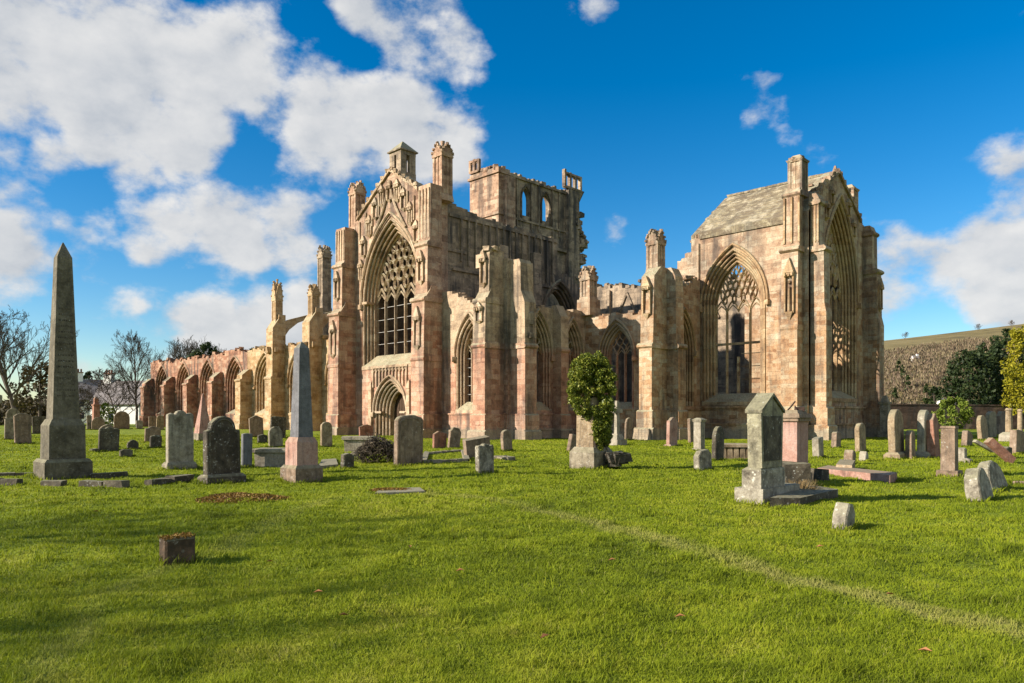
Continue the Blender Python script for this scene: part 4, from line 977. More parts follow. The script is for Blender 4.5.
for px, ty, sd, lb in ((904,331,51,'lone tree on the hill skyline just right of the abbey'),(978,331,52,'small lone tree at the middle of the hill skyline'),(1012,320,53,'bare tree at the right end of the hill skyline')):
    u = (px-760)/560; X, Y, Z = hill_pt(u, .93); 
    tt = bare_tree(X, Y, 11, lb, .25, sd, .5, 4, 'lone trees on the hill skyline', thin=.06); tt.location.z = Z-.5
for k, (px,X,Y,Z,sd) in enumerate(HILLTREES):
    o = clumpy(X, Y, 0, (14,12,13,11,10)[k], 2.8, 500, .8, M['pine'], ('tallest dark conifer in the brown hillside wood','lowest of the dark conifers right of the tall one on the hill','upper dark conifer on the hill close to the abbey wall','small dark conifer at the hill foot left of the spruce','dark conifer at the hill foot touching the abbey outline')[k], 'tree', 'hill_conifer', sd, cone, True, 40, 'dark conifers in the hillside wood'); o.location.z = Z-.5
def house(px, d, w, dep, h, rh, label, chim, name='white_house', rz=.35):
    x, y = at(px, d); r = empty(name, (x,y,0), label, 'house', rot=(0,0,ANG+rz))
    def ch(mb, nm, mat, par=r):
        o = mb.build(nm, mat); o.parent = par; return o
    mb = MB(); mb.box(-w/2,w/2,-dep/2,dep/2,-.5,h); mb.prism([(-w/2,-dep/2,h),(-w/2,dep/2,h),(-w/2,0,h+rh)], (w,0,0)); ch(mb,'wall',M['white'])
    mb = MB()
    for s in (-1,1): mb.prism([(-w/2-.3,s*(dep/2+.35),h-.25),(-w/2-.3,0,h+rh+.12),(-w/2-.3,0,h+rh+.34),(-w/2-.3,s*(dep/2+.45),h-.05)], (w+.6,0,0))
    rf = ch(mb,'roof',M['slateroof'])
    for cx in chim:
        mb = MB(); mb.box(cx-.9,cx+.9,-.5,.5,h+rh-.8,h+rh+1.7); c = ch(mb,'chimney',M['white'],rf)
        mb = MB(); mb.box(cx-1,cx+1,-.6,.6,h+rh+1.7,h+rh+1.9)
        mb.build('chimney_cap', M['pot'], None).parent = rf
        mb = MB()
        for k in range(3): mb.tube([(cx-.55+k*.55,0,h+rh+1.9),(cx-.55+k*.55,0,h+rh+2.6)],.17,8)
        ch(mb,'chimney_pots',M['pot'],rf)
    for k in range(max(2,int(w/3.2))):
        wx = -w/2+1.6+k*3.0
        for z in (1.0, 3.6):
            if z+1.4 < h and wx < w/2-.8:
                mb = MB(); mb.box(wx-.5,wx+.5,-dep/2-.03,-dep/2+.1,z,z+1.4); ch(mb,'window',M['pane'])
    return r
for px, d, ty, sd, lb in ((80,112,378,81,'low twiggy leafless shrub before the white house, beside the tallest obelisk'),(118,116,366,82,'broad twiggy leafless shrub between the white house and the slender tree')):
    x, y = at(px, d); bare_tree(x, y, hgt(ty,d), lb, .12, sd, .75, 5, thin=.02, low=.05, wide=1.5, name='bare_shrub')
house(97,165,9,7.5,5.2,4.2,'white house with slate roof and two chimneys left of the leafless tree',(-3.6,2.4),rz=.5)
house(128,150,11,7.5,4.0,4.4,'grey roofed white cottage half hidden behind the slender leafless tree',(-4.4,),rz=-.2)
house(951,300,11,7,4.5,4,'tiny white cottage at the foot of the hill beyond the spruce',(3,),'cottage',.2)
u = (915-760)/560; h_ = house(915,610,5,4,2.5,2.0,'tiny pale farmhouse among the trees halfway up the hill',(2,),'farmhouse',.1); h_.location.z = hill_pt(u,(610-420)/560)[2]+1.5

# ================================================================== GRAVESTONES
def outline(style, W, H):
    w = W/2; P = []
    if style == 'round':
        r = w*.98; P = [(-w,0),(-w,H-r)]+[(r*math.cos(a), H-r+r*math.sin(a)) for a in np.linspace(math.pi,0,13)[1:-1]]+[(w,H-r),(w,0)]
    elif style == 'segment':
        k = H*.12; P = [(-w,0),(-w,H-k)]+[(w*math.cos(a), H-k+k*math.sin(a)) for a in np.linspace(math.pi,0,11)[1:-1]]+[(w,H-k),(w,0)]
    elif style == 'shoulder':
        r = w*.74; s = H-r-.04*H; P = [(-w,0),(-w,s-.03),(-w*.8,s),(-r,s)]+[(r*math.cos(a), s+r*math.sin(a)) for a in np.linspace(math.pi,0,13)[1:-1]]+[(r,s),(w*.8,s),(w,s-.03),(w,0)]
    elif style == 'gable': P = [(-w,0),(-w,H*.86),(0,H),(w,H*.86),(w,0)]
    elif style == 'slant': P = [(-w,0),(-w,H*.84),(-w*.3,H),(w,H*.9),(w,0)]
    elif style == 'ogee':
        P = [(-w,0),(-w,H*.86)]+[(-w+.0+w*t, H*.86+H*.14*(t*t*(3-2*t))) for t in (.2,.4,.6,.8)]+[(0,H)]+[(w*t, H*.86+H*.14*((1-t)**2*(3-2*(1-t)))) for t in (.2,.4,.6,.8)]+[(w,H*.86),(w,0)]
    elif style == 'lobed':
        P = [(-w,0),(-w,H*.9)]+[(-w*.72+w*.28*math.cos(a), H*.9+H*.05*math.sin(a)) for a in np.linspace(math.pi,0.2,5)[1:]]+[(w*.44*math.cos(a), H*.91+H*.09*math.sin(a)) for a in np.linspace(math.pi,0,9)[1:-1]]+[(w*.72+w*.28*math.cos(a), H*.9+H*.05*math.sin(a)) for a in np.linspace(math.pi-.2,0,5)[:-1]]+[(w,H*.9),(w,0)]
    elif style == 'clip': P = [(-w,0),(-w,H*.8),(-w*.55,H),(w*.55,H),(w,H*.8),(w,0)]
    elif style == 'tri': P = [(-w,0),(-w*.9,H*.55),(-w*.35,H),(w*.45,H*.95),(w,H*.6),(w*.85,0)]
    else: P = [(-w,0),(-w,H*.97),(-w*.4,H),(w*.3,H*.985),(w,H*.96),(w,0)]
    return P
def slab_mesh(mb, style, W, H, t, cx=0, z0=0, cap=False):
    P = [(y, z) for y, z in outline(style, W, H)]
    P[0] = (P[0][0], -.18); P[-1] = (P[-1][0], -.18)
    P = [(y+random.uniform(-.012,.012), z+(random.uniform(-.014,.014) if z > 0 else 0)) for y, z in P]
    b = min(.022, t*.2); n = len(P); cyy, czz = 0, H*.5
    ins = [(y-(b if y > 0 else -b)*min(1,abs(y)/(W*.3)), z-(b if z > H*.6 else 0)) for y, z in P]
    rings_ = [(-t/2, ins),(-t/2+b, P),(t/2-b, P),(t/2, ins)]
    vs = [(cx+x, y, z0+z) for x, Q in rings_ for y, z in Q]
    fs = [tuple(range(n)), tuple(range(4*n-1, 3*n-1, -1))]
    for k in range(3): fs += [(k*n+i, k*n+(i+1)%n, (k+1)*n+(i+1)%n, (k+1)*n+i) for i in range(n)]
    mb.add(vs, fs)
FEET = []
GRP = 'gravestones of the abbey churchyard'
def place(pl, pr, base, t):
    D = depth_of(base); px = pl
    for _ in range(3):
        cX = 740*RX+(px-512)*.7013; px = pl+cX*t/D
    cY = 740*RY-(px-512)*.7128
    W = max(.32, (pr-px)*D/cY); x, y = at(px, D)
    return D, W, x, y
def grave(label, pl, pr, top, base, style='round', mat='grey', t=.16, lean=(0,0), plinth=None, border=False, yaw=0, name='gravestone'):
    if lean == (0,0): lean = (random.gauss(0,.028), random.gauss(0,.035))
    yaw = yaw or random.gauss(0,.06)
    D, W, x, y = place(pl, pr, base, t); H = (base-top)*D/FPX
    z = gz(x,y)-.01; cx, cy = x-t/2, y+W/2
    mb = MB(); ph = 0
    if plinth: ph = plinth; W2 = W; W = W*.86
    slab_mesh(mb, style, W, H-ph, t, 0, ph)
    if not plinth and not border:
        FEET.append((cx,cy,t*.6,W*.52)); o = mb.build(name, G[mat]); o.location = (cx,cy,z); o.rotation_euler = (lean[0],lean[1],yaw); return tag(o, label, 'gravestone', GRP)
    r = empty(name, (cx,cy,z), label, 'gravestone', GRP, (lean[0],lean[1],yaw))
    mb.build('slab', G[mat]).parent = r; FEET.append((cx,cy,t*1.1,W*.6))
    if plinth:
        q = MB(); q.frustum(0,0,-.2,ph*.75,t*2.3,t*2.2,W2,W2*.99); q.frustum(0,0,ph*.75,ph+.02,t*2.2,t*1.5,W2*.99,W2*.9); q.build('base', G[mat]).parent = r
    if border:
        q = MB(); P = [(yy*.84, zz*.93+.02) for yy, zz in outline(style, W, H-ph)]
        q.tube([(t/2, yy, ph+max(.12,zz)) for yy, zz in P], .022, 5); q.build('border', G[mat]).parent = r
    return r
g = grave
# left of the tallest obelisk
g('tall round topped brown stone left of the tallest obelisk, nearest of its cluster',14,32.3,413.7,444.7,'segment','brown')
g('narrow square headed grey stone at the far left, partly behind a round topped one',4,14.5,418,440,'flat','grey')
g('wide arched grey stone rising behind the square headed one at far left',6,21,408,438,'round','grey')
g('wide flat topped dark stone close left of the tallest obelisk',32,47.4,416,434,'flat','dark')
g('pale stone cut off by the left edge',-6,2.5,394,421,'flat','pale')
# right of it
g('narrow grey stone just right of the tallest obelisk shaft',86.5,92,415,430,'flat','grey')
g('low round topped brown stone under the clipped bush',91.5,105.4,417,430,'round','brown')
g('wide lichened stone with curled shoulders between the tallest obelisk and the pale stone',97.5,119,427,452.5,'lobed','dark')
g('round headed stone peeping out behind the curled shouldered stone',99,117,424.5,448,'round','brown')
g('low block stone lying left of the curled shouldered stone',89.6,97.5,448.5,452.8,'flat','dark',.3)
g('tiny square dark stone in front of a small round one',119,133,449,458.3,'clip','dark',.16)
g('small round headed stone behind the tiny square dark stone',126.5,139,440,450,'round','dark')
g('high arched brown stone furthest back left of the nave',113.7,130,411,429.3,'round','brown')
g('stone with a peaked ogee head left of the big pale lobed stone',144.4,161,426.5,443,'ogee','brown')
g('low arched dark stone in front of the ogee headed one',149.3,162,436,449.5,'segment','dark')
g('small far flat headed stone before the end of the nave wall',148.5,157,416,428.3,'flat','brown')
g('small far round stone touching the pale lobed one',156,164,415,430,'round','ochre')
g('tiny far stone at the foot of the slender leafless tree',136,143,420,429,'segment','pale')
g('big pale grey stone with three lobed head and dark base',163,196.5,409,469.3,'lobed','pale',.2,plinth=.22)
g('big dark round headed stone mottled with white lichen, left of the small obelisk',199.5,246,411.6,482,'shoulder','dark',.22,plinth=.2,border=True)
g('blue grey flat stone half hidden behind the big mottled stone',240.5,250.7,431,466.5,'flat','slate',.14)
g('wide pitched brown stone before the nave buttresses',249.5,264,415,437,'gable','brown')
g('wide flat headed dark stone behind a narrow round one',269.5,286,416,439,'flat','dark')
g('narrow round headed stone in front of the wide flat dark one',268.3,283.4,426,447.7,'round','grey')
g('tiny dark pitched stone between the nave graves',257,267.6,433.5,443.2,'gable','dark')
g('pointed ochre brown stone just right of the small obelisk',320,332.7,422,447.7,'round','ochre')
g('red shouldered stone by the south doorway',359,374,424.5,438.3,'ogee','red')
g('large round topped brown stone with carved border in front of the south doorway',393.5,423.5,415,466.5,'segment','brown',.22,(0,.03),border=True)
g('small dark pitched stone leaning on the fallen slab',340,354.5,451,468.2,'gable','dark',.2)
g('reddish slant headed stone under the transept corner',432.5,446.5,431,449.5,'slant','red')
g('reddish stone leaning right beside the slant headed one',447,459.5,428,449.5,'clip','brown',.18,(-.14,0))
g('grey white lichened stone with stepped head before the chapel wall',474.6,495.5,445,475.3,'lobed','white',.16,(.02,0))
g('brown round stone leaning left on the lawn by the chapel buttress',501,513.3,431,453,'round','brown',.18,(.1,0))
g('brown slab leaning right, left of the ivy clad pillar',566,577.5,436,454.3,'flat','brown',.2,(-.25,0))
g('narrow round stone right of the stone cross',624,632.3,418,441,'round','brown',.16)
g('pink stone with peaked head and small base before the aisle buttress',664.6,679,416,446.5,'ogee','pink',.2,plinth=.14)
g('brown flat stone just behind the tall capped pillar stone',688,694.8,418.5,444.5,'flat','brown',.2)
g('dark round stone right of the tall capped pillar stone',710.3,724.8,426,461.3,'round','dark',.17)
g('far pale small stone under the presbytery window',694.5,699.5,411.5,432,'flat','pale',.2)
g('far narrow brown stone before the presbytery plinth',710,714.5,413,434,'flat','brown',.2)
g('small pale white stone leaning at the foot of the capped pillar',693.7,712.4,450.5,471.3,'clip','white',.2,(.08,0))
g('five sided white speckled stone leaning alone in the right foreground',829.5,856,503,530.8,'tri','white',.2,(-.05,.05))
g('pale stone leaning left beside the pink pedestal',812,824.6,437,458.3,'flat','pale',.26,(.12,0))
g('small brown stone leaning right before the presbytery corner',830.6,841,431.5,448.4,'segment','brown',.26,(-.16,0))
g('tall thin round headed stone under the great east window',855.4,866,422,452.3,'round','ochre',.22)
g('short brown stone tilted beside the thin round headed one',843,855.8,449.5,463.7,'clip','brown',.3,(-.14,0))
g('tiny pale stone at the foot of the thin round headed one',858.5,867,450,460.5,'tri','pale',.24)
# right
g('tall round headed ochre stone with heavy base right of the abbey corner',887.5,906.5,407.6,458.3,'round','ochre',.26,plinth=.26)
g('low round red brown stone between two tall pale ones',905,916,429,458,'round','brown',.24)
g('tall pale round headed stone with spreading base left of the red one',915.5,931,407.6,457.4,'round','pale',.27,plinth=.28)
g('tall orange red sandstone stone with pitched head',927,941.5,412,457.4,'gable','red',.3)
g('small pale stepped stone before the yellow green bush',956,967.5,447.5,463.2,'gable','pale',.26,plinth=.15)
g('brown stone leaning right beside the yellow green bush',961,972,430.5,446.5,'segment','brown',.28,(-.3,0))
g('round ochre stone behind the fallen pillar, leftmost of three',978.6,988.3,415,440.4,'round','ochre',.26)
g('tall grey stone in the middle of three behind the fallen pillar',986.3,996,411,438.4,'segment','grey',.26)
g('brown stone rightmost of three behind the fallen pillar',995.3,1005,411,435.6,'clip','brown',.28)
g('brown stone leaning right next to the right edge',1010.5,1023,429,454.3,'flat','brown',.26,(-.1,0))
g('small dark stone behind the foot of the fallen pillar',999,1011.5,444.5,457.3,'slant','dark',.3)
g('dark front stone of the leaning lichen spotted pair at right',966.5,995,467.5,501.2,'round','white',.26,(.18,-.17))
g('pale rear stone of the leaning lichen spotted pair at right',982.5,1008,461,492.4,'round','white',.24,(.27,-.24))
g('low flat stone lying on the grass at the right edge',1012,1032,480,485.5,'flat','brown',.4)

def mono(name, label, cat, pl, pr, base, parts, ox=0):
    """square monument standing on the turf, parts = (part name, material, list of (z0,z1,w0,w1)) measured from its near corner."""
    D = depth_of(base); w0 = parts[0][2][0][2]; x, y = at(pl, D)
    cX = 740*RX+(pl-512)*.7013; px = pl+cX*w0/D; x, y = at(px, D); cx, cy = x-w0/2, y+w0/2
    r = empty(name, (cx,cy,gz(cx,cy)-.01), label, cat); FEET.append((cx,cy,w0*.52,w0*.52))
    for nm, mt, st in parts:
        mb = MB()
        for z0, z1, a, b in st: mb.frustum(0,0,z0,z1,a,b)
        mb.build(nm, G[mt]).parent = r
    return r
ob = mono('obelisk','tallest dark grey obelisk with stepped base on a kerbed plot at left','obelisk',33,90,480,
     [('base','obelisk',[(-.25,.42,1.1,1.09),(.42,.5,1.09,.96)]),('pedestal','obelisk',[(.5,1.36,.84,.82),(1.36,1.52,.82,.66)]),('shaft','obelisk',[(1.52,5.72,.62,.34),(5.72,6.12,.34,.02)])])
mb = MB(); rd = random.Random(3)
for k in range(16):
    z = 2.1+k*.15; hw = (.31-(z-1.52)*.0333); yy = -hw*.7
    while yy < hw*.7:
        l_ = rd.uniform(.02,.05); mb.box(hw-.002,hw+.004,yy,min(yy+l_,hw*.72),z,z+.045); yy += l_+.018
mb.build('worn_inscription', G['dark']).parent = ob
mono('obelisk','small pink grey obelisk on tapered pedestal, left of the transept','obelisk',280,324,483,
     [('base','brown',[(-.2,.34,.75,.74),(.34,.42,.74,.62)]),('pedestal','pink',[(.42,.98,.57,.56),(.98,1.1,.56,.44)]),('shaft','slate',[(1.1,3.28,.40,.26),(3.28,3.44,.26,.02)])])
mono('obelisk','far pink pyramid shaped obelisk before the red nave buttresses','obelisk',192,206,441,
     [('base','grey',[(-.2,.5,1.0,1.0)]),('shaft','pink',[(.5,3.0,.85,.10),(3.0,3.1,.10,.02)])])
mono('pyramid_stone','tall tapering brown pyramid stone leaning on the presbytery corner','gravestone',816,834,440,
     [('base','brown',[(-.2,.1,1.0,1.0)]),('shaft','ochre',[(.1,2.25,.62,.3),(2.25,2.4,.3,.2)])])
mono('grey_pedestal','slim grey pedestal monument at the north east corner of the abbey','monument',877,893,438.5,
     [('base','grey',[(-.2,.55,.82,.78)]),('shaft','grey',[(.55,2.5,.56,.54),(2.5,2.65,.7,.7),(2.65,3.1,.5,.2)])])
mono('square_pillar','brown square pillar gravestone on a low base at right','gravestone',935.5,959,478,
     [('base','brown',[(-.2,.2,.52,.5)]),('shaft','brown',[(.2,1.3,.34,.32),(1.3,1.36,.36,.34)])])
# capped pillar
mono('capped_pillar','tall pale pillar stone with a moulded cap right of the pink peaked stone','gravestone',692,709,452,
     [('base','white',[(-.2,.12,.46,.46)]),('shaft','pale',[(.12,1.32,.36,.36)]),('cap','pale',[(1.32,1.42,.42,.48),(1.42,1.5,.48,.2)])])
# columns at right edge
for px, d, ht, lb, rr in ((1009,46,1.95,'round ochre column broken at the top, before the golden conifer',.2),(1020,47,1.9,'slim grey pillar with a carved head at the right edge',.15)):
    x, y = at(px, d); r = empty('column_monument', (x,y,0), lb, 'monument')
    mb = MB(); mb.frustum(0,0,-.2,.45,.95,.9); mb.frustum(0,0,.45,.6,.9,.55); mb.build('base', G['pale']).parent = r
    mb = MB(); mb.tube([(0,0,.55),(0,0,ht)], rr, 12, rr*.9); mb.tube([(0,0,ht),(0,0,ht+.14)], rr*1.15, 12, rr*.8); mb.build('shaft', G['ochre']).parent = r
# dark red pillar with round finial by the house
x, y = at(96,100); r = empty('finial_pillar', (x,y,0), 'dark red pillar with a knobbed finial before the white house', 'monument')
mb = MB(); mb.frustum(0,0,-.2,3.0,.8,.72); mb.frustum(0,0,3.0,3.15,.9,.9); mb.build('shaft', G['red']).parent = r
mb = MB(); mb.frustum(0,0,3.15,3.5,.6,.45); mb.frustum(0,0,3.5,3.95,.5,.5); mb.frustum(0,0,3.95,4.2,.5,.12); mb.build('finial', G['red']).parent = r
# cross
D = 41.; x, y = at(617,D); r = empty('stone_cross', (x,y,0), 'pale stone cross on a stepped base right of the ivy clad pillar', 'gravestone')
mb = MB(); mb.frustum(0,0,-.2,.3,.7,.7,.95,.9); mb.frustum(0,0,.3,.62,.5,.34,.7,.4); mb.build('base', G['pale']).parent = r
mb = MB(); mb.frustum(0,0,.6,2.45,.2,.15,.3,.2); mb.box(-.08,.08,-.42,.42,1.78,2.0); mb.build('cross', G['pale']).parent = r
# ---------- main monument
D = 13.2; x, y = at(763,D)
r = empty('gabled_monument', (x,y,0), 'weathered green grey monument with pitched head and two stepped blocks in the right foreground', 'monument')
def lc(o): o.parent = r; return o
mb = MB(); mb.box(-.55,0,0,1.55,-.15,.29); lc(mb.build('plinth', G['white']))
mb = MB(); mb.box(-.42,-.05,.03,1.0,.29,.62); mb.frustum(-.235,.515,.62,.67,.37,.26,.97,.8); lc(mb.build('base_block', G['white']))
mb = MB(); P = [(.09,.66),(.05,1.66),(.5,1.94),(.95,1.66),(.91,.66)]
mb.prism([(-.06,a,b) for a, b in P], (-.27,0,0)); o = lc(mb.build('shaft', G['green']))
mb = MB(); mb.prism([(-.056,a,b) for a, b in [(.16,.78),(.13,1.6),(.87,1.6),(.84,.78)]], (.004,0,0)); mb.build('inscribed_panel', G['dark']).parent = r
mb = MB()
for s in (0,1):
    a, b = ((.03,1.655),(.5,1.965)) if s == 0 else ((.5,1.965),(.97,1.655))
    mb.prism([(-.03,a[0],a[1]),(-.03,b[0],b[1]),(-.03,b[0],b[1]+.06),(-.03,a[0],a[1]+.06)], (-.33,0,0))
lc(mb.build('pitched_cap', G['green']))
# ---------- pink pedestal behind it
D = 17.2; x, y = at(797,D); r = empty('pink_pedestal', (x,y,0), 'square pink sandstone pedestal with moulded cap behind the gabled monument', 'monument')
mb = MB(); mb.box(-.5,.06,-.06,.72,-.15,.25); lc(mb.build('base', G['brown']))
mb = MB(); mb.box(-.37,0,0,.62,.25,1.48); lc(mb.build('die', G['pink']))
mb = MB(); mb.box(-.42,.05,-.05,.67,1.48,1.56); mb.frustum(-.185,.31,1.56,1.66,.56,.5,.8,.72); mb.frustum(-.185,.31,1.66,1.74,.38,.3,.55,.45); lc(mb.build('cap', G['brown']))
mb = MB(); mb.tube([(-.3,.1,1.7),(-.25,.2,1.8),(-.15,.25,1.95)],.02,5); mb.tube([(-.1,.2,1.72),(-.2,.35,1.84)],.018,5); mb.rock((-.1,.4,1.77),.14,.2,.1); lc(mb.build('broken_ironwork', M['iron']))
# ---------- ivy pillar
D = 22.0; x, y = at(594,D); r = empty('pedestal_monument', (x,y,0), 'tall buff pedestal monument swathed in ivy on the lawn before the chapels', 'monument')
mb = MB(); mb.box(-.95,0,0,.95,-.2,.5); mb.prism([(-.95,0,.5),(0,0,.5),(-.12,.12,.64),(-.83,.12,.64)],(0,0,0.001)); mb.frustum(-.475,.475,.5,.66,.95,.74); lc(mb.build('base', G['grey']))
mb = MB(); mb.frustum(-.475,.475,.66,2.15,.66,.63); lc(mb.build('die', G['ochre']))
for k in range(7): 
    pass
mb = MB()
for k in range(10): mb.rock((.15+random.uniform(0,.25), .75+random.uniform(-.3,.45), .15+random.uniform(0,.25)),.35,.35,.25)
lc(mb.build('rubble', G['dark']))
ic = Vector((x-.4, y+.55, 0)); rd = random.Random(12); iv = empty('ivy', (x-.475,y+.475,.0), 'thick glossy ivy bushing over the top of the buff pedestal', 'ivy')
mb = MB(); ctr = []
POLY = [(569,390),(575,366),(580,351),(590,356),(598,350),(608,353),(611,368),(615,372),(613,400),(612,422),(609,448),(601,446),(590,424),(575,408)]
def in_poly(px, py):
    c = False
    for (x1, y1), (x2, y2) in zip(POLY, POLY[1:]+POLY[:1]):
        if (y1 > py) != (y2 > py) and px < (x2-x1)*(py-y1)/(y2-y1)+x1: c = not c
    return c
while len(ctr) < 380:
    px, py = rd.uniform(562,620), rd.uniform(345,448)
    if not in_poly(px, py): continue
    xc = (px-594)/FPX*22.3; z = EYE+(HOR-py)*22.3/FPX; dd = rd.uniform(-.42,.5)*(1 if py < 412 else .55)
    ctr.append((Vector((x-.3+RX*xc+FX*dd, y+.35+RY*xc+FY*dd, z)), rd.uniform(.08,.15)))
for k in range(60): ctr.append((Vector((x-.1+rd.uniform(-.03,.08), y+rd.uniform(.1,.85), rd.uniform(.62,1.7))), .09))
for k in range(34000):
    c, q = ctr[rd.randrange(len(ctr))]; v = Vector((rd.gauss(0,1),rd.gauss(0,1),rd.gauss(0,1))).normalized()*q*rd.uniform(.5,1.08); leaves(mb, [c+v], .042, rd)
for k in range(110):
    c, q = ctr[rd.randrange(len(ctr))]; v = Vector((rd.gauss(0,1),rd.gauss(0,1),rd.gauss(.5,.8))).normalized()
    for j in range(rd.randrange(3,9)): leaves(mb, [c+v*(q+.035*j)+Vector((0,0,-.004*j*j))], .036, rd)
mb.build('foliage', M['ivy'], iv)
mb = MB()
for k in range(4):
    mb.tube([(x-.08+.02*k,y+.15+.18*k,.5),(x-.12,y+.2+.14*k+.06*math.sin(k*3),.9),(x-.1,y+.3+.1*k,1.4),(x-.25,y+.3+.05*k,2.2)],.018,5,.01)
mb.build('stem', M['bark'], iv)
# ---------- table tombs, slabs, rubble
def table_tomb(label, pl, pr, top, base, mat, legs=False, dep=.8, cat='tomb'):
    D = depth_of(base); x0, y0 = at(pl, D); x1, y1 = at(pr, D); h = (base-top)*D/FPX
    cx, cy = (x0+x1)/2+FX*dep*.6, (y0+y1)/2+FY*dep*.6; ln = math.hypot(x1-x0,y1-y0)
    r = empty('table_tomb', (cx,cy,0), label, cat, None, (0,0,ANG)); th = max(.1,h*.22)
    mb = MB(); mb.frustum(0,0,h-th,h-.03,ln,ln,dep,dep); mb.frustum(0,0,h-.03,h,ln,ln*.97,dep,dep*.94); o = mb.build('slab', G[mat]); o.parent = r
    mb = MB()
    if legs:
        for i in range(5): mb.frustum(-ln*.44+ln*.22*i, -dep*.36, -.1, h-th, .22,.16); mb.frustum(-ln*.44+ln*.22*i, dep*.36, -.1, h-th, .22,.16)
    else: mb.frustum(0,0,-.1,h-th,ln*.84,ln*.88,dep*.8,dep*.84)
    mb.build('support', G[mat]).parent = r
    return r
table_tomb('thick slabbed table tomb left of the large bordered stone before the doorway',341,372,436.5,452,'pale',False,1.0)
table_tomb('low table tomb on stubby feet before the presbytery plinth',723,752,444,459.5,'ochre',True,.9)
table_tomb('raised grey ledger tomb right of the big mottled stone',250,286,449,466,'pale',False,1.0)
def flat(label, pts, h, mat, name='ledger_slab', cat='grave slab', tilt=0):
    mb = MB(); P = [gp(*p) for p in pts]; n = len(P)
    mb.prism([(a,b,-.1) for a, b in P], (0,0,h+.1)); cx = sum(p[0] for p in P)/n; cy = sum(p[1] for p in P)/n
    mb.v = [(a-cx,b-cy,c+(0.0 if c < 0 else tilt*(a-cx))) for a, b, c in mb.v]
    o = mb.build(name, G[mat]); o.location = (cx,cy,gz(cx,cy)); return tag(o, label, cat)
flat('dark sloping ledger slab lying against the gabled monument plinth',[(770,507),(800,506.5),(838,497),(812,494)],.13,'dark',tilt=-.05)
flat('fallen pink pillar lying flat on the grass behind the five sided stone',[(817,474),(890,482),(897,479),(828,471)],.14,'pink','fallen_pillar','grave slab')
flat('flat broken flagstone right of the small obelisk',[(318,468),(338,466),(336,460),(322,461)],.09,'pale')
mb = MB(); rd = random.Random(17); kc = Vector(gp(446,459))
for (p, q, n) in (((423,465),(467,463),7),((426,456),(462,453),6),((423,465),(427,455),3),((467,463),(463,453),3)):
    A, B = Vector(gp(*p)), Vector(gp(*q))
    for i in range(n):
        c = A.lerp(B,(i+.5)/n)-kc; mb.rock((c.x,c.y,.05),(B-A).length/n*.95,.2,.2,.15,math.atan2(B.y-A.y,B.x-A.x))
o = mb.build('broken_kerb', G['grey']); o.location = (kc.x,kc.y,0); tag(o, 'weedy oblong of broken kerbstones right of the large bordered stone', 'kerb')
flat('thin flagstone sunk in moss on the lawn',[(375,497),(425,495),(420,491),(380,492)],.05,'pale')
flat('pale square block lying beside the fallen pink pillar',[(836,473),(852,474),(855,468),(840,467)],.2,'ochre','stone_block','stone block')
def leaner(label, pl, pr, top, base, mat, rot, size, name='fallen_slab', cat='grave slab'):
    D = depth_of(base); x, y = at((pl+pr)/2, D); z = (base-top)*D/FPX/2
    mb = MB(); mb.frustum(0,0,-size[2]/2,size[2]/2,size[0],size[0]*.96,size[1],size[1]*.97); o = mb.build(name, G[mat]); o.location = (x,y,z); o.rotation_euler = rot
    return tag(o, label, cat)
leaner('fallen slab propped up against the brush heap',350,372,441,458,'grey',(0,-.55,ANG),(1.35,.5,.14))
leaner('toppled brown block tilted behind the grey white stepped stone',464,490,436,459,'brown',(.1,-.16,ANG+.3),(.95,.5,.72),'toppled_block','stone block')
leaner('pinkish pillar fallen at a steep slant near the right edge',990,1010,438,463,'red',(0,.72,ANG),(1.1,.26,.24),'fallen_pillar')
leaner('pale thin slab sloping down left across the fallen pillar',976,992,437,455,'pale',(0,.5,ANG),(.9,.22,.12))
D = depth_of(483); x, y = at(803,17.0)
mb = MB(); mb.rock((0,0,.2),.5,.7,.62,.18,.6); o = mb.build('dark_boulder', G['dark']); o.location = (x-.1,y-.2,0); tag(o,'dark mossy boulder between the gabled monument and the pink pedestal','boulder')
mb = MB(); mb.rock((0,0,.12),.35,.4,.4,.25); o = mb.build('dark_boulder', G['dark']); o.location = (*at(818,18.2),0); tag(o,'small dark boulder right of the pink pedestal','boulder')
mb = MB(); 
for k in range(12): mb.rock((random.uniform(-.35,.35),random.uniform(-.3,.3),.06),.3,.25,.2)
o = mb.build('stone_rubble', G['grey']); o.location = (*at(503,26.5),0); tag(o,'small heap of broken stones right of the grey white stepped stone','rubble')
# brush heap
D = 25.5; x, y = at(378,D); mb = MB(); rd = random.Random(8)
for k in range(1100):
    a = rd.uniform(-.66,.72); b = rd.uniform(-.4,.4); h0 = .85*math.cos(a*1.7)*math.sqrt(rd.random()); ln = rd.uniform(.3,.8); dr = Vector((rd.gauss(0,1),rd.gauss(0,1),rd.gauss(-.5,.6))).normalized()
    p = Vector((x+RX*a+FX*b, y+RY*a+FY*b, max(.05,h0))); e = p+dr*ln*.5; e.z = max(.0,e.z); mdl = (p+e)/2+Vector((0,0,.06))
    mb.tube([p,mdl,e], .014, 4, .006)
tag(mb.build('brush_heap', M['twigdry']), 'dark tangled heap of dry branches left of the large bordered stone', 'brush heap')
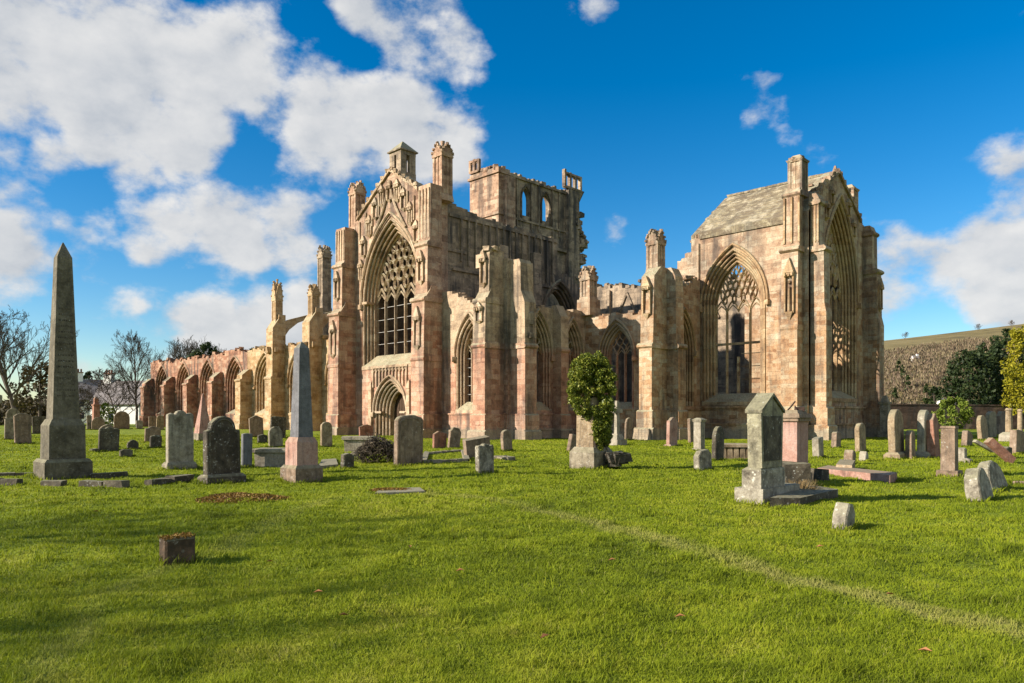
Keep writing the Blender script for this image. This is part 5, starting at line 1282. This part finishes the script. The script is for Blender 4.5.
# kerbed plot around the tall obelisk
r = empty('plot_kerb', (*gp(60,484),0), 'broken mossy kerb edging the plot of the tallest obelisk', 'kerb')
def kerb(a, b, w=.22, h=.14):
    A, B = Vector(gp(*a)), Vector(gp(*b)); n = max(1,int((B-A).length/.5)); mb = MB(); an = math.atan2(B.y-A.y, B.x-A.x)
    for i in range(n):
        c = A.lerp(B,(i+.5)/n)
        if random.random() < .9: mb.rock((c.x+random.uniform(-.03,.03),c.y+random.uniform(-.03,.03),h/2-.05+random.uniform(-.035,.03)), (B-A).length/n*random.uniform(.85,1.02), w*random.uniform(.8,1.15), h+.08, .14, an+random.uniform(-.06,.06))
    o = mb.build('kerb_stone', G['dark'], r); return o
kerb((-60,484),(128,487.5)); kerb((128,487),(188,480.5)); kerb((-60,478),(40,476.5)); kerb((90,478),(130,476.5)); kerb((-60,492),(-60,478))
# stump block
D = depth_of(562); x, y = at(163.5,D); mb = MB()
slab_mesh(mb,'flat',.33,.31,.18); o = mb.build('boundary_stone', G['mossy']); o.location = (x-.08,y+.175,gz(x,y)-.01); o.rotation_euler = (.02,.03,.05); q_ = MB(); rd = random.Random(2)
leaves(q_, [Vector((rd.uniform(-.1,.1),rd.uniform(-.17,.17),.31+rd.uniform(-.02,.015))) for _ in range(700)], .014, rd); q_.build('moss_cap', M['moss']).parent = o; tag(o,'short square block of dark mossy stone alone in the left foreground','stone block')
# russet mounds
def mound(label, px, py, rx, ry, h, n):
    D = depth_of(py); x, y = at(px, D); mb = MB(); rd = random.Random(n); N_ = 26
    vs = []; fs = []
    for j in range(7):
        f = j/6
        for k in range(N_):
            a = 2*math.pi*k/N_; q = f*(1+.15*noise.noise((math.cos(a)*2,math.sin(a)*2,n)))
            X = x+RX*rx*q*math.cos(a)+FX*ry*q*math.sin(a); Y = y+RY*rx*q*math.cos(a)+FY*ry*q*math.sin(a)
            vs.append((X,Y,gz(X,Y)+h*(1-f*f)-.01))
    for j in range(6): fs += [(j*N_+k, j*N_+(k+1)%N_, (j+1)*N_+(k+1)%N_, (j+1)*N_+k) for k in range(N_)]
    mb.add(vs, fs)
    for k in range(2600):
        f = math.sqrt(rd.random())*1.02; a = rd.uniform(0,6.28); X = x+RX*rx*f*math.cos(a)+FX*ry*f*math.sin(a); Y = y+RY*rx*f*math.cos(a)+FY*ry*f*math.sin(a)
        leaves(mb, [Vector((X,Y,gz(X,Y)+h*(1-f*f)+.01+.02*rd.random()))], .025, rd)
    tag(mb.build('moss_mound', M['moss']), label, 'mound')
mound('low russet mossy mound on the lawn in front of the small obelisk',245,502,.85,.75,.07,2)
mound('thin russet mossy patch round the sunken flagstone',398,492.5,.6,.45,.04,3)
mb = MB(); rd = random.Random(31)
for px, py in ((925,654),(820,552),(410,549),(344,612),(318,592),(680,618),(545,640),(96,520),(460,575),(270,560),(890,600),(612,560)):
    x, y = gp(px,py); e = .045; a = rd.uniform(0,6.28); z = gz(x,y)+.055; ca, sa = math.cos(a)*e, math.sin(a)*e
    mb.add([(x-ca,y-sa,z),(x+sa*.5,y-ca*.5,z+.02),(x+ca,y+sa,z+.01),(x-sa*.5,y+ca*.5,z+.025)],[(0,1,2,3)])
tag(mb.build('fallen_leaves', simple('russet_leaf', (.34,.15,.06), .3)), 'scattered russet dead leaves on the turf', 'leaves', kind='stuff')
D = 13.6; x, y = at(803,D+1.0); mb = MB(); rd = random.Random(5)
for k in range(260):
    a = rd.uniform(0,6.28); q = rd.uniform(0,.2); mb.tube([(x+q*math.cos(a),y+q*math.sin(a),.1),(x+q*1.8*math.cos(a),y+q*1.8*math.sin(a),.2+.16*rd.random())],.005,3,.002)
tag(mb.build('dead_grass_tuft', leafmat('dead_grass', [(.2,(.20,.12,.05)),(.8,(.42,.30,.14))], .1)), 'dry straw coloured tuft on the sloping ledger slab', 'grass tuft')

FEET += [(gp(163.5,562)[0]-.08,gp(163.5,562)[1]+.17,.1,.17),(at(763,13.2)[0]-.27,at(763,13.2)[1]+.78,.3,.8),(at(594,22)[0]-.47,at(594,22)[1]+.47,.5,.5)]
grass()
# ================================================================== SKY, SUN, CAMERA
wd = bpy.data.worlds.new('World'); S.world = wd; wd.use_nodes = True; t = NT(wd.node_tree); wd.node_tree.nodes.clear()
out = t.n('ShaderNodeOutputWorld')
sky = t.n('ShaderNodeTexSky'); sky.sky_type = 'NISHITA'; sky.sun_disc = False; sky.sun_elevation = SUN_EL; sky.sun_rotation = SUN_AZ
sky.air_density = 1.0; sky.dust_density = .3; sky.ozone_density = 3.0; sky.altitude = 100
skc = t.n('ShaderNodeHueSaturation', {'Hue':.5,'Saturation':1.45,'Value':.84,'Fac':1.0,'Color':sky.outputs[0]}).outputs[0]
dirv = t.n('ShaderNodeTexCoord').outputs['Generated']
dirn = t.n('ShaderNodeVectorMath', {0:dirv}, operation='NORMALIZE').outputs[0]
blobs = [(60,30,120,1),(150,45,120,1),(235,60,70,.95),(20,90,80,.95),(105,135,62,1),(170,142,55,.95),(250,20,55,.75),(190,100,70,.95),(265,110,40,.8),
 (405,30,55,1),(445,52,42,.95),(372,12,40,.85),(335,118,72,1),(395,122,72,1),(437,142,55,.95),(350,175,60,.85),(300,172,45,.75),(290,75,30,.5),
 (55,165,45,.95),(130,172,48,.95),(10,150,40,.8),(12,235,75,1.12),(85,242,62,1.15),(155,240,66,1.1),(228,235,66,1.0),(298,230,62,.95),(215,278,50,.75),(350,250,60,.72),(40,275,40,.6),(130,285,45,.62),
 (205,325,58,.98),(265,322,55,.95),(300,300,38,.8),(120,300,45,.8),(935,262,72,1.05),(1000,245,90,1.1),(1080,215,120,1.1),(990,285,66,1.05),(900,270,50,1),(1008,305,48,.9),(955,225,40,.9),
 (555,32,40,.65),(595,20,30,.62),(757,106,30,.68),(716,116,18,.64),(628,225,24,.57),(75,372,42,.62),(950,322,32,.62),
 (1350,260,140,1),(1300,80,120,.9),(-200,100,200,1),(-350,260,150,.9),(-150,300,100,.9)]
vecs = [(Vector((FX+RX*(px-512)/FPX, FY+RY*(px-512)/FPX, (HOR-py)/FPX)), r/FPX, wt) for px, py, r, wt in blobs]
for az, el, r, wt in ((75,25,.5,1),(110,40,.5,1),(150,28,.45,.9),(45,50,.4,.9),(95,10,.4,.9),(20,20,.35,.8),(180,55,.4,.8)):  # unseen clouds behind the camera, added to give neutral fill light
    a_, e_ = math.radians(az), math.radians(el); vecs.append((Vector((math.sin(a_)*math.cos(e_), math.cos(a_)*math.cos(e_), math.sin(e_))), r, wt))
mask = None
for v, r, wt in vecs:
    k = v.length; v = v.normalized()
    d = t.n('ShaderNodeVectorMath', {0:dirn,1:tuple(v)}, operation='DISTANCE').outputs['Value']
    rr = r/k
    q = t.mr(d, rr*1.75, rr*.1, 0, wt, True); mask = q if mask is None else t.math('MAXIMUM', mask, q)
pv = t.scalevec(dirn, (1,1,1.5))
def cl(off):
    v = t.n('ShaderNodeVectorMath', {0:pv,1:off}, operation='ADD').outputs[0]
    vo = t.n('ShaderNodeTexVoronoi', {'Vector':t.n('ShaderNodeVectorMath', {0:v,1:t.scalevec(t.n('ShaderNodeTexNoise', {'Vector':v,'Scale':7.0,'Detail':4.0}).outputs[1], (.10,.10,.10))}, operation='ADD').outputs[0],'Scale':7.0,'Detail':2.0,'Roughness':.5}, feature='F1', normalize=True).outputs[0]
    return t.math('ADD', t.math('MULTIPLY', t.noise(v, 4.5, 2, .5), .35), t.math('ADD', t.math('MULTIPLY', t.noise(v, 9.0, 9, .6), .45), t.math('MULTIPLY', t.math('SUBTRACT', .52, vo), .42)))
n0 = cl((0,0,0)); sd = Vector((math.sin(SUN_AZ),math.cos(SUN_AZ),.9)).normalized()*.028; n1 = cl(tuple(sd))
dens = t.math('ADD', t.math('MULTIPLY', mask, .95), t.math('SUBTRACT', t.math('MULTIPLY', t.math('SUBTRACT', n0, .46), 3.6), .60))
# thin veil everywhere near the horizon on the left, none overhead
alpha = t.mr(dens, -.05, .36, 0, 1, True)
lit = t.math('ADD', .56, t.math('MULTIPLY', t.math('SUBTRACT', n0, n1), 4.2), clamp=True)
thick = t.mr(dens, .2, .75)
ccol = t.mix(lit, (.52,.57,.64), (1.0,.985,.96))
ccol = t.mix(t.math('MULTIPLY', thick, .42), ccol, (.66,.69,.73))
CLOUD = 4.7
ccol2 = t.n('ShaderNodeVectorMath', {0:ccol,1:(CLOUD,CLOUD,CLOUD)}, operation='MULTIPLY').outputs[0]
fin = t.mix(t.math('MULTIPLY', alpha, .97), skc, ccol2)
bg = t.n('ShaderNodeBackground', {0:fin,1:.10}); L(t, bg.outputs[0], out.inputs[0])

sl = bpy.data.lights.new('sun','SUN'); sl.energy = 5.0; sl.angle = math.radians(.5); sl.color = (1.0,.92,.80)
so = bpy.data.objects.new('sun', sl); COL.objects.link(so)
sv = Vector((math.sin(SUN_AZ)*math.cos(SUN_EL), math.cos(SUN_AZ)*math.cos(SUN_EL), math.sin(SUN_EL)))
so.rotation_euler = sv.to_track_quat('Z','Y').to_euler(); so.location = (0,0,60)
cd = bpy.data.cameras.new('camera'); co = bpy.data.objects.new('camera', cd); COL.objects.link(co)
co.location = (0,0,EYE); co.rotation_euler = (math.pi/2,0,ANG); cd.sensor_width = 36; cd.sensor_fit = 'HORIZONTAL'; cd.lens = 36*FPX/1024
cd.shift_y = (HOR-341.5)/1024; cd.clip_start = .1; cd.clip_end = 9000
S.camera = co
S.view_settings.view_transform = 'Standard'; S.view_settings.look = 'None'; S.view_settings.exposure = .92; S.view_settings.gamma = 1
S.render.engine = 'CYCLES'; S.cycles.use_denoising = True; S.cycles.max_bounces = 6; S.cycles.diffuse_bounces = 3; S.cycles.caustics_reflective = False; S.cycles.caustics_refractive = False
S.cycles.transparent_max_bounces = 4
try: S.cycles.denoiser = 'OPENIMAGEDENOISE'
except Exception: pass
bpy.context.view_layer.update()
